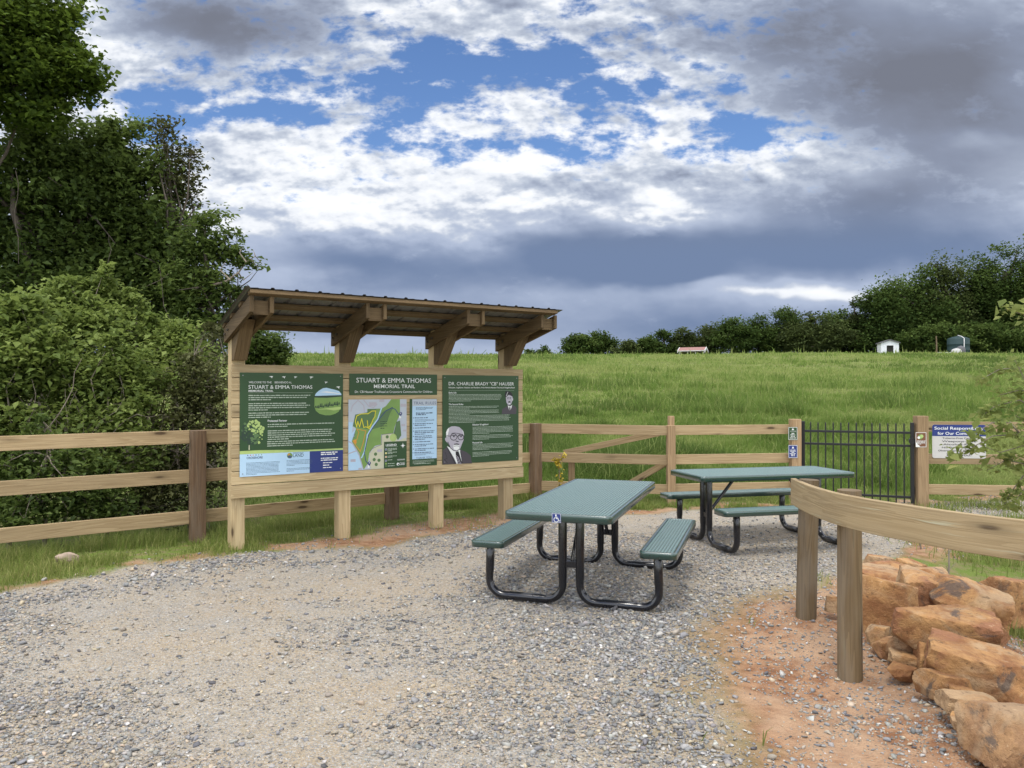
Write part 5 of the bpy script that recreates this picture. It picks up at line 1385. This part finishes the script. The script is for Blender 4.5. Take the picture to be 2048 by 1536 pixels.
def vine_plant():
    rg = np.random.default_rng(72); D0 = 10.75; b_ = base_at(1112, D0); root = empty('climbing_plant', b_, 0, 'thin upright climbing plant with yellow leaves beside the corner fence post', 'plant')
    P = [at(1116, 1000, D0), at(1119, 965, D0), at(1118, 935, D0), at(1114, 922, D0), at(1108, 919, D0)]; P2 = [at(1119, 935, D0), at(1124, 918, D0), at(1130, 908, D0)]
    q = MB(); q.tube([b_] + P, .006, 5); q.tube(P2, .004, 5); q.build('stems', M['twig'], root, b_)
    pos = []
    for L, n_ in ((P, 26), (P2, 18)):
        for i in range(len(L) - 1):
            for j in range(n_): pos.append((L[i].lerp(L[i + 1], rg.random()) + Vector(rg.normal(0, .022, 3)))[:])
    pos = np.array(pos); V, T, t_ = leaf_mesh(pos, np.full(len(pos), .042), rg.uniform(0, 1, len(pos)), rg, .7, .1, .8)
    np_mesh('foliage', V, T, M['flower'], root, rnd=t_, off=b_)
vine_plant()
def sapling(px, yb, yt, lean, label, seed):
    rg = np.random.default_rng(seed); b_ = gnd(px, yb, -.15); D0 = b_.y; root = empty('bare_sapling', b_, 0, label, 'sapling', 'bare saplings by the boulders')
    top = at(px + lean, yt, D0 + .02); q = MB()
    q.tube([b_, b_.lerp(top, .5) + Vector((.01, 0, 0)), top], [.010, .008, .005], 6)
    for i in range(3):
        s_ = b_.lerp(top, rg.uniform(.35, .9)); q.tube([s_, s_ + Vector((rg.uniform(-.08, .08), rg.uniform(-.05, .05), rg.uniform(.05, .14)))], [.004, .002], 4)
    q.build('stems', M['twig'], root, b_)
sapling(1893, 1172, 1092, 3, 'bare grey sapling stem growing from weeds beyond the boulder heap', 5)
sapling(1846, 1125, 1085, -8, 'short leaning twig sapling just below the bent rail', 6)
def weeds():
    rg = np.random.default_rng(73)
    sp = [(1870, 1120), (1930, 1105), (1985, 1095), (2030, 1130), (1960, 1150), (1905, 1085), (2035, 1075), (1880, 1050), (1950, 1040), (2010, 1045), (1990, 1290), (2030, 1240), (2040, 1310)]
    xs = []; ys = []
    for px, py in sp:
        g_ = gnd(px, py, -.2); n_ = 260
        xs.append(g_.x + rg.normal(0, .20, n_)); ys.append(g_.y + rg.normal(0, .16, n_))
    x = np.concatenate(xs); y = np.concatenate(ys); n_ = len(x)
    return blades('weeds', x, y, rg.uniform(.05, .20, n_), np.full(n_, .008), .45 + rg.normal(0, .22, n_), M['verge'], .7, 8, 2)
tag(weeds(), 'straggling weeds and straw beyond the boulders', 'weeds', None, 'stuff')

# ------------------------------------------------------------------ sky
SUN_EL, SUN_AZ = 65.0, 198.0     # azimuth clockwise from +Y
w = bpy.data.worlds.new('World'); sc.world = w; w.use_nodes = True
nt = w.node_tree; b = NB(nt); bg = nt.nodes['Background']
sky = b.n('ShaderNodeTexSky', sky_type='NISHITA', sun_disc=False, sun_elevation=R(SUN_EL), sun_rotation=R(SUN_AZ), altitude=200, air_density=1.0, dust_density=.6, ozone_density=2.0)
dirv = b.n('ShaderNodeTexCoord').outputs['Generated']
sx = b.n('ShaderNodeSeparateXYZ', {0: dirv}); dx, dy, dz = sx.outputs
yc = b.m('MAXIMUM', dy, .18)
U = b.m('DIVIDE', dx, yc); Vv = b.m('DIVIDE', dz, yc)
zc_ = b.m('ADD', b.m('MAXIMUM', dz, 0.0), .10)
pln = b.n('ShaderNodeCombineXYZ', {0: b.m('DIVIDE', dx, zc_), 1: b.m('DIVIDE', dy, zc_), 2: 0.0}).outputs[0]
uvv = b.n('ShaderNodeCombineXYZ', {0: U, 1: b.m('MULTIPLY', Vv, 1.9), 2: 0.0}).outputs[0]
wq = b.noise(uvv, 4.5, 4, .6, out=1)
wv = b.n('ShaderNodeVectorMath', {0: wq, 1: (.5, .5, .5)}, operation='SUBTRACT').outputs[0]
ws = b.n('ShaderNodeSeparateXYZ', {0: wv})
Uw = b.m('ADD', U, b.m('MULTIPLY', ws.outputs[0], .13)); Vw = b.m('ADD', Vv, b.m('MULTIPLY', ws.outputs[1], .07))
def blob(px, py, rx, ry, amp, warped=True):
    u0 = (px - 1024) / F; v0 = (780 - py) / F
    a = b.m('MULTIPLY', b.m('SUBTRACT', Uw if warped else U, u0), F / rx); c = b.m('MULTIPLY', b.m('SUBTRACT', Vw if warped else Vv, v0), F / ry)
    e = b.m('EXPONENT', b.m('MULTIPLY', b.m('ADD', b.m('MULTIPLY', a, a), b.m('MULTIPLY', c, c)), -1.0))
    return b.m('MULTIPLY', e, amp)
def total(L, start=0.0):
    t = None
    for a in L:
        x = blob(*a); t = x if t is None else b.m('ADD', t, x)
    return b.m('ADD', t, start)
cov = total([(470, 190, 190, 45, -.62), (330, 225, 120, 40, -.5), (640, 225, 180, 42, -.60), (870, 135, 200, 55, -.75), (1040, 150, 170, 50, -.62), (900, 285, 240, 32, -.60), (640, 150, 90, 30, -.35), (1190, 205, 110, 38, -.5),
             (1290, 190, 60, 75, -.42), (1470, 205, 70, 65, -.78), (1560, 250, 110, 34, -.72), (1500, 150, 60, 40, -.4), (960, 330, 150, 16, -.32), (690, 65, 120, 22, -.3), (1220, 290, 120, 22, -.25), (300, 190, 100, 30, -.3),
             (560, 262, 130, 22, .28), (640, 185, 70, 20, .25), (1000, 240, 120, 25, .16),
             (1950, 150, 330, 330, 1.0), (350, 20, 260, 80, .6), (420, 420, 420, 90, .5), (1250, 380, 420, 60, .5)], .80)
cov = b.m('ADD', cov, b.m('MULTIPLY', b.ss(Vv, .265, .19), 1.1))
uvs_ = b.n('ShaderNodeCombineXYZ', {0: U, 1: b.m('MULTIPLY', Vv, 1.85), 2: 0.0}).outputs[0]
def billow(scale, det=7, off=(0, 0, 0), rough=.58):
    v_ = b.n('ShaderNodeVectorMath', {0: uvs_, 1: off}, operation='ADD').outputs[0]
    return b.noise(v_, scale, det, rough, .12)
n_big = billow(9.0, 5, (2.3, .7, 0), .6); n_fine = billow(26, 5, (3, 1, 0), .62)
nz = b.m('ADD', b.m('MULTIPLY', n_big, .62), b.m('MULTIPLY', n_fine, .38))
dens = b.m('ADD', b.m('ADD', b.m('MULTIPLY', cov, .84), .13), b.m('MULTIPLY', b.m('SUBTRACT', nz, .5), 5.6))
alpha = b.ss(dens, .14, .86)
dark = total([(430, 30, 230, 75, .62), (560, 70, 120, 50, .2), (1800, 90, 330, 150, .62), (1960, 280, 230, 110, .55), (1720, 400, 260, 55, .42), (1560, 60, 130, 60, .28), (1650, 190, 120, 70, .2),
              (1200, 505, 180, 55, .62), (1330, 560, 190, 38, .44), (1500, 490, 330, 55, .48), (1850, 500, 300, 70, .40), (650, 520, 260, 40, .42), (900, 560, 260, 40, .40), (1000, 650, 700, 60, .36), (560, 640, 200, 45, .12), (500, 600, 160, 40, .06),
              (1600, 650, 420, 40, .28), (700, 690, 260, 18, -.18),
              (900, 395, 330, 50, -.22), (560, 400, 230, 80, -.12), (1310, 412, 80, 34, -.50), (1540, 588, 200, 15, -.42), (1430, 572, 90, 10, -.22), (1660, 576, 90, 14, -.25), (1600, 565, 60, 8, -.15), (780, 555, 260, 18, -.10), (1960, 285, 80, 22, -.25), (1080, 300, 300, 50, -.15), (640, 20, 260, 40, -.05), (1000, 715, 1300, 40, .16)], .19)
r1 = b.m('SUBTRACT', billow(8, 5, (5, 2, 0), .52), billow(8, 5, (5.006, 2.026, 0), .52))
r2 = b.m('SUBTRACT', billow(30, 3, (1, 7, 0), .5), billow(30, 3, (1.003, 7.008, 0), .5))
upper = b.ss(Vv, .10, .26)
calm = b.m('MULTIPLY', b.m('ADD', .22, b.m('MULTIPLY', upper, .78)), b.ss(dark, .62, .22))
shade = b.m('MULTIPLY', b.m('ADD', b.m('MULTIPLY', r1, 1.8), b.m('MULTIPLY', r2, .55)), b.m('ADD', .10, calm))
soft = b.m('MULTIPLY', b.m('SUBTRACT', billow(3.6, 3, (9, 4, 0), .5), .5), .7)
thick = b.m('MULTIPLY', b.ss(dens, .75, 1.35), .12)
dk = b.m('ADD', b.m('ADD', b.m('ADD', dark, shade), soft), thick)
cr = b.n('ShaderNodeValToRGB', {0: dk}); e = cr.color_ramp.elements
e[0].position = 0.0; e[0].color = (.88, .90, .92, 1); e[1].position = 1.0; e[1].color = (.17, .185, .23, 1)
for ps, cc in ((.16, (.76, .79, .83, 1)), (.32, (.53, .58, .66, 1)), (.52, (.36, .41, .51, 1)), (.75, (.235, .27, .355, 1))):
    x = e.new(ps); x.color = cc
low = b.ss(Vv, .30, .17)
ccol = b.mix(b.m('MULTIPLY', low, b.ss(dk, .10, .42)), cr.outputs[0], b.mix(b.ss(dk, .38, .95), (.40, .465, .60), (.155, .215, .345)))
skyc = b.mix(1.0, sky.outputs[0], (.090, .108, .132), 'MULTIPLY')
cloud_fwd = b.mix(alpha, skyc, ccol)
# overhead and behind the viewer: unseen broken cloud, made brighter to add soft top light
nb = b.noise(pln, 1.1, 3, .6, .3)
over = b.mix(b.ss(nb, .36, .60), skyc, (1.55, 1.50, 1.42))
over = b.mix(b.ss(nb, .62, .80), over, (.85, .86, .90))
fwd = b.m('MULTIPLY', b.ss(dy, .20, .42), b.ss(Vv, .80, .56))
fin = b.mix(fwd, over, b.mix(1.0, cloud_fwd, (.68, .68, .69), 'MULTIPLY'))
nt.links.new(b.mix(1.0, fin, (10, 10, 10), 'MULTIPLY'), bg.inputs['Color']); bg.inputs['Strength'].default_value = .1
w.cycles.sampling_method = 'MANUAL'; w.cycles.sample_map_resolution = 512

sl = bpy.data.lights.new('sun', 'SUN'); sl.energy = 1.5; sl.angle = R(18); sl.color = (1.0, .95, .87)
so = bpy.data.objects.new('sun', sl); col.objects.link(so)
az = R(SUN_AZ); el = R(SUN_EL)
sd_ = Vector((math.sin(az) * math.cos(el), math.cos(az) * math.cos(el), math.sin(el)))
so.rotation_euler = sd_.to_track_quat('Z', 'Y').to_euler(); so.location = (0, 0, 30)

# ------------------------------------------------------------------ camera
cd = bpy.data.cameras.new('camera'); cd.sensor_width = 36; cd.lens = F / 2048 * 36; cd.clip_end = 2000; cd.clip_start = .05
cam = bpy.data.objects.new('camera', cd); col.objects.link(cam); cam.location = (0, 0, H); cam.rotation_euler = (R(90) + math.atan(12 / F), 0, 0)
sc.camera = cam
vs_ = sc.view_settings; vs_.view_transform = 'Standard'; vs_.look = 'None'; vs_.exposure = .75; vs_.gamma = 1; vs_.use_curve_mapping = False
sc.cycles.max_bounces = 6; sc.cycles.transparent_max_bounces = 6; sc.cycles.use_denoising = True
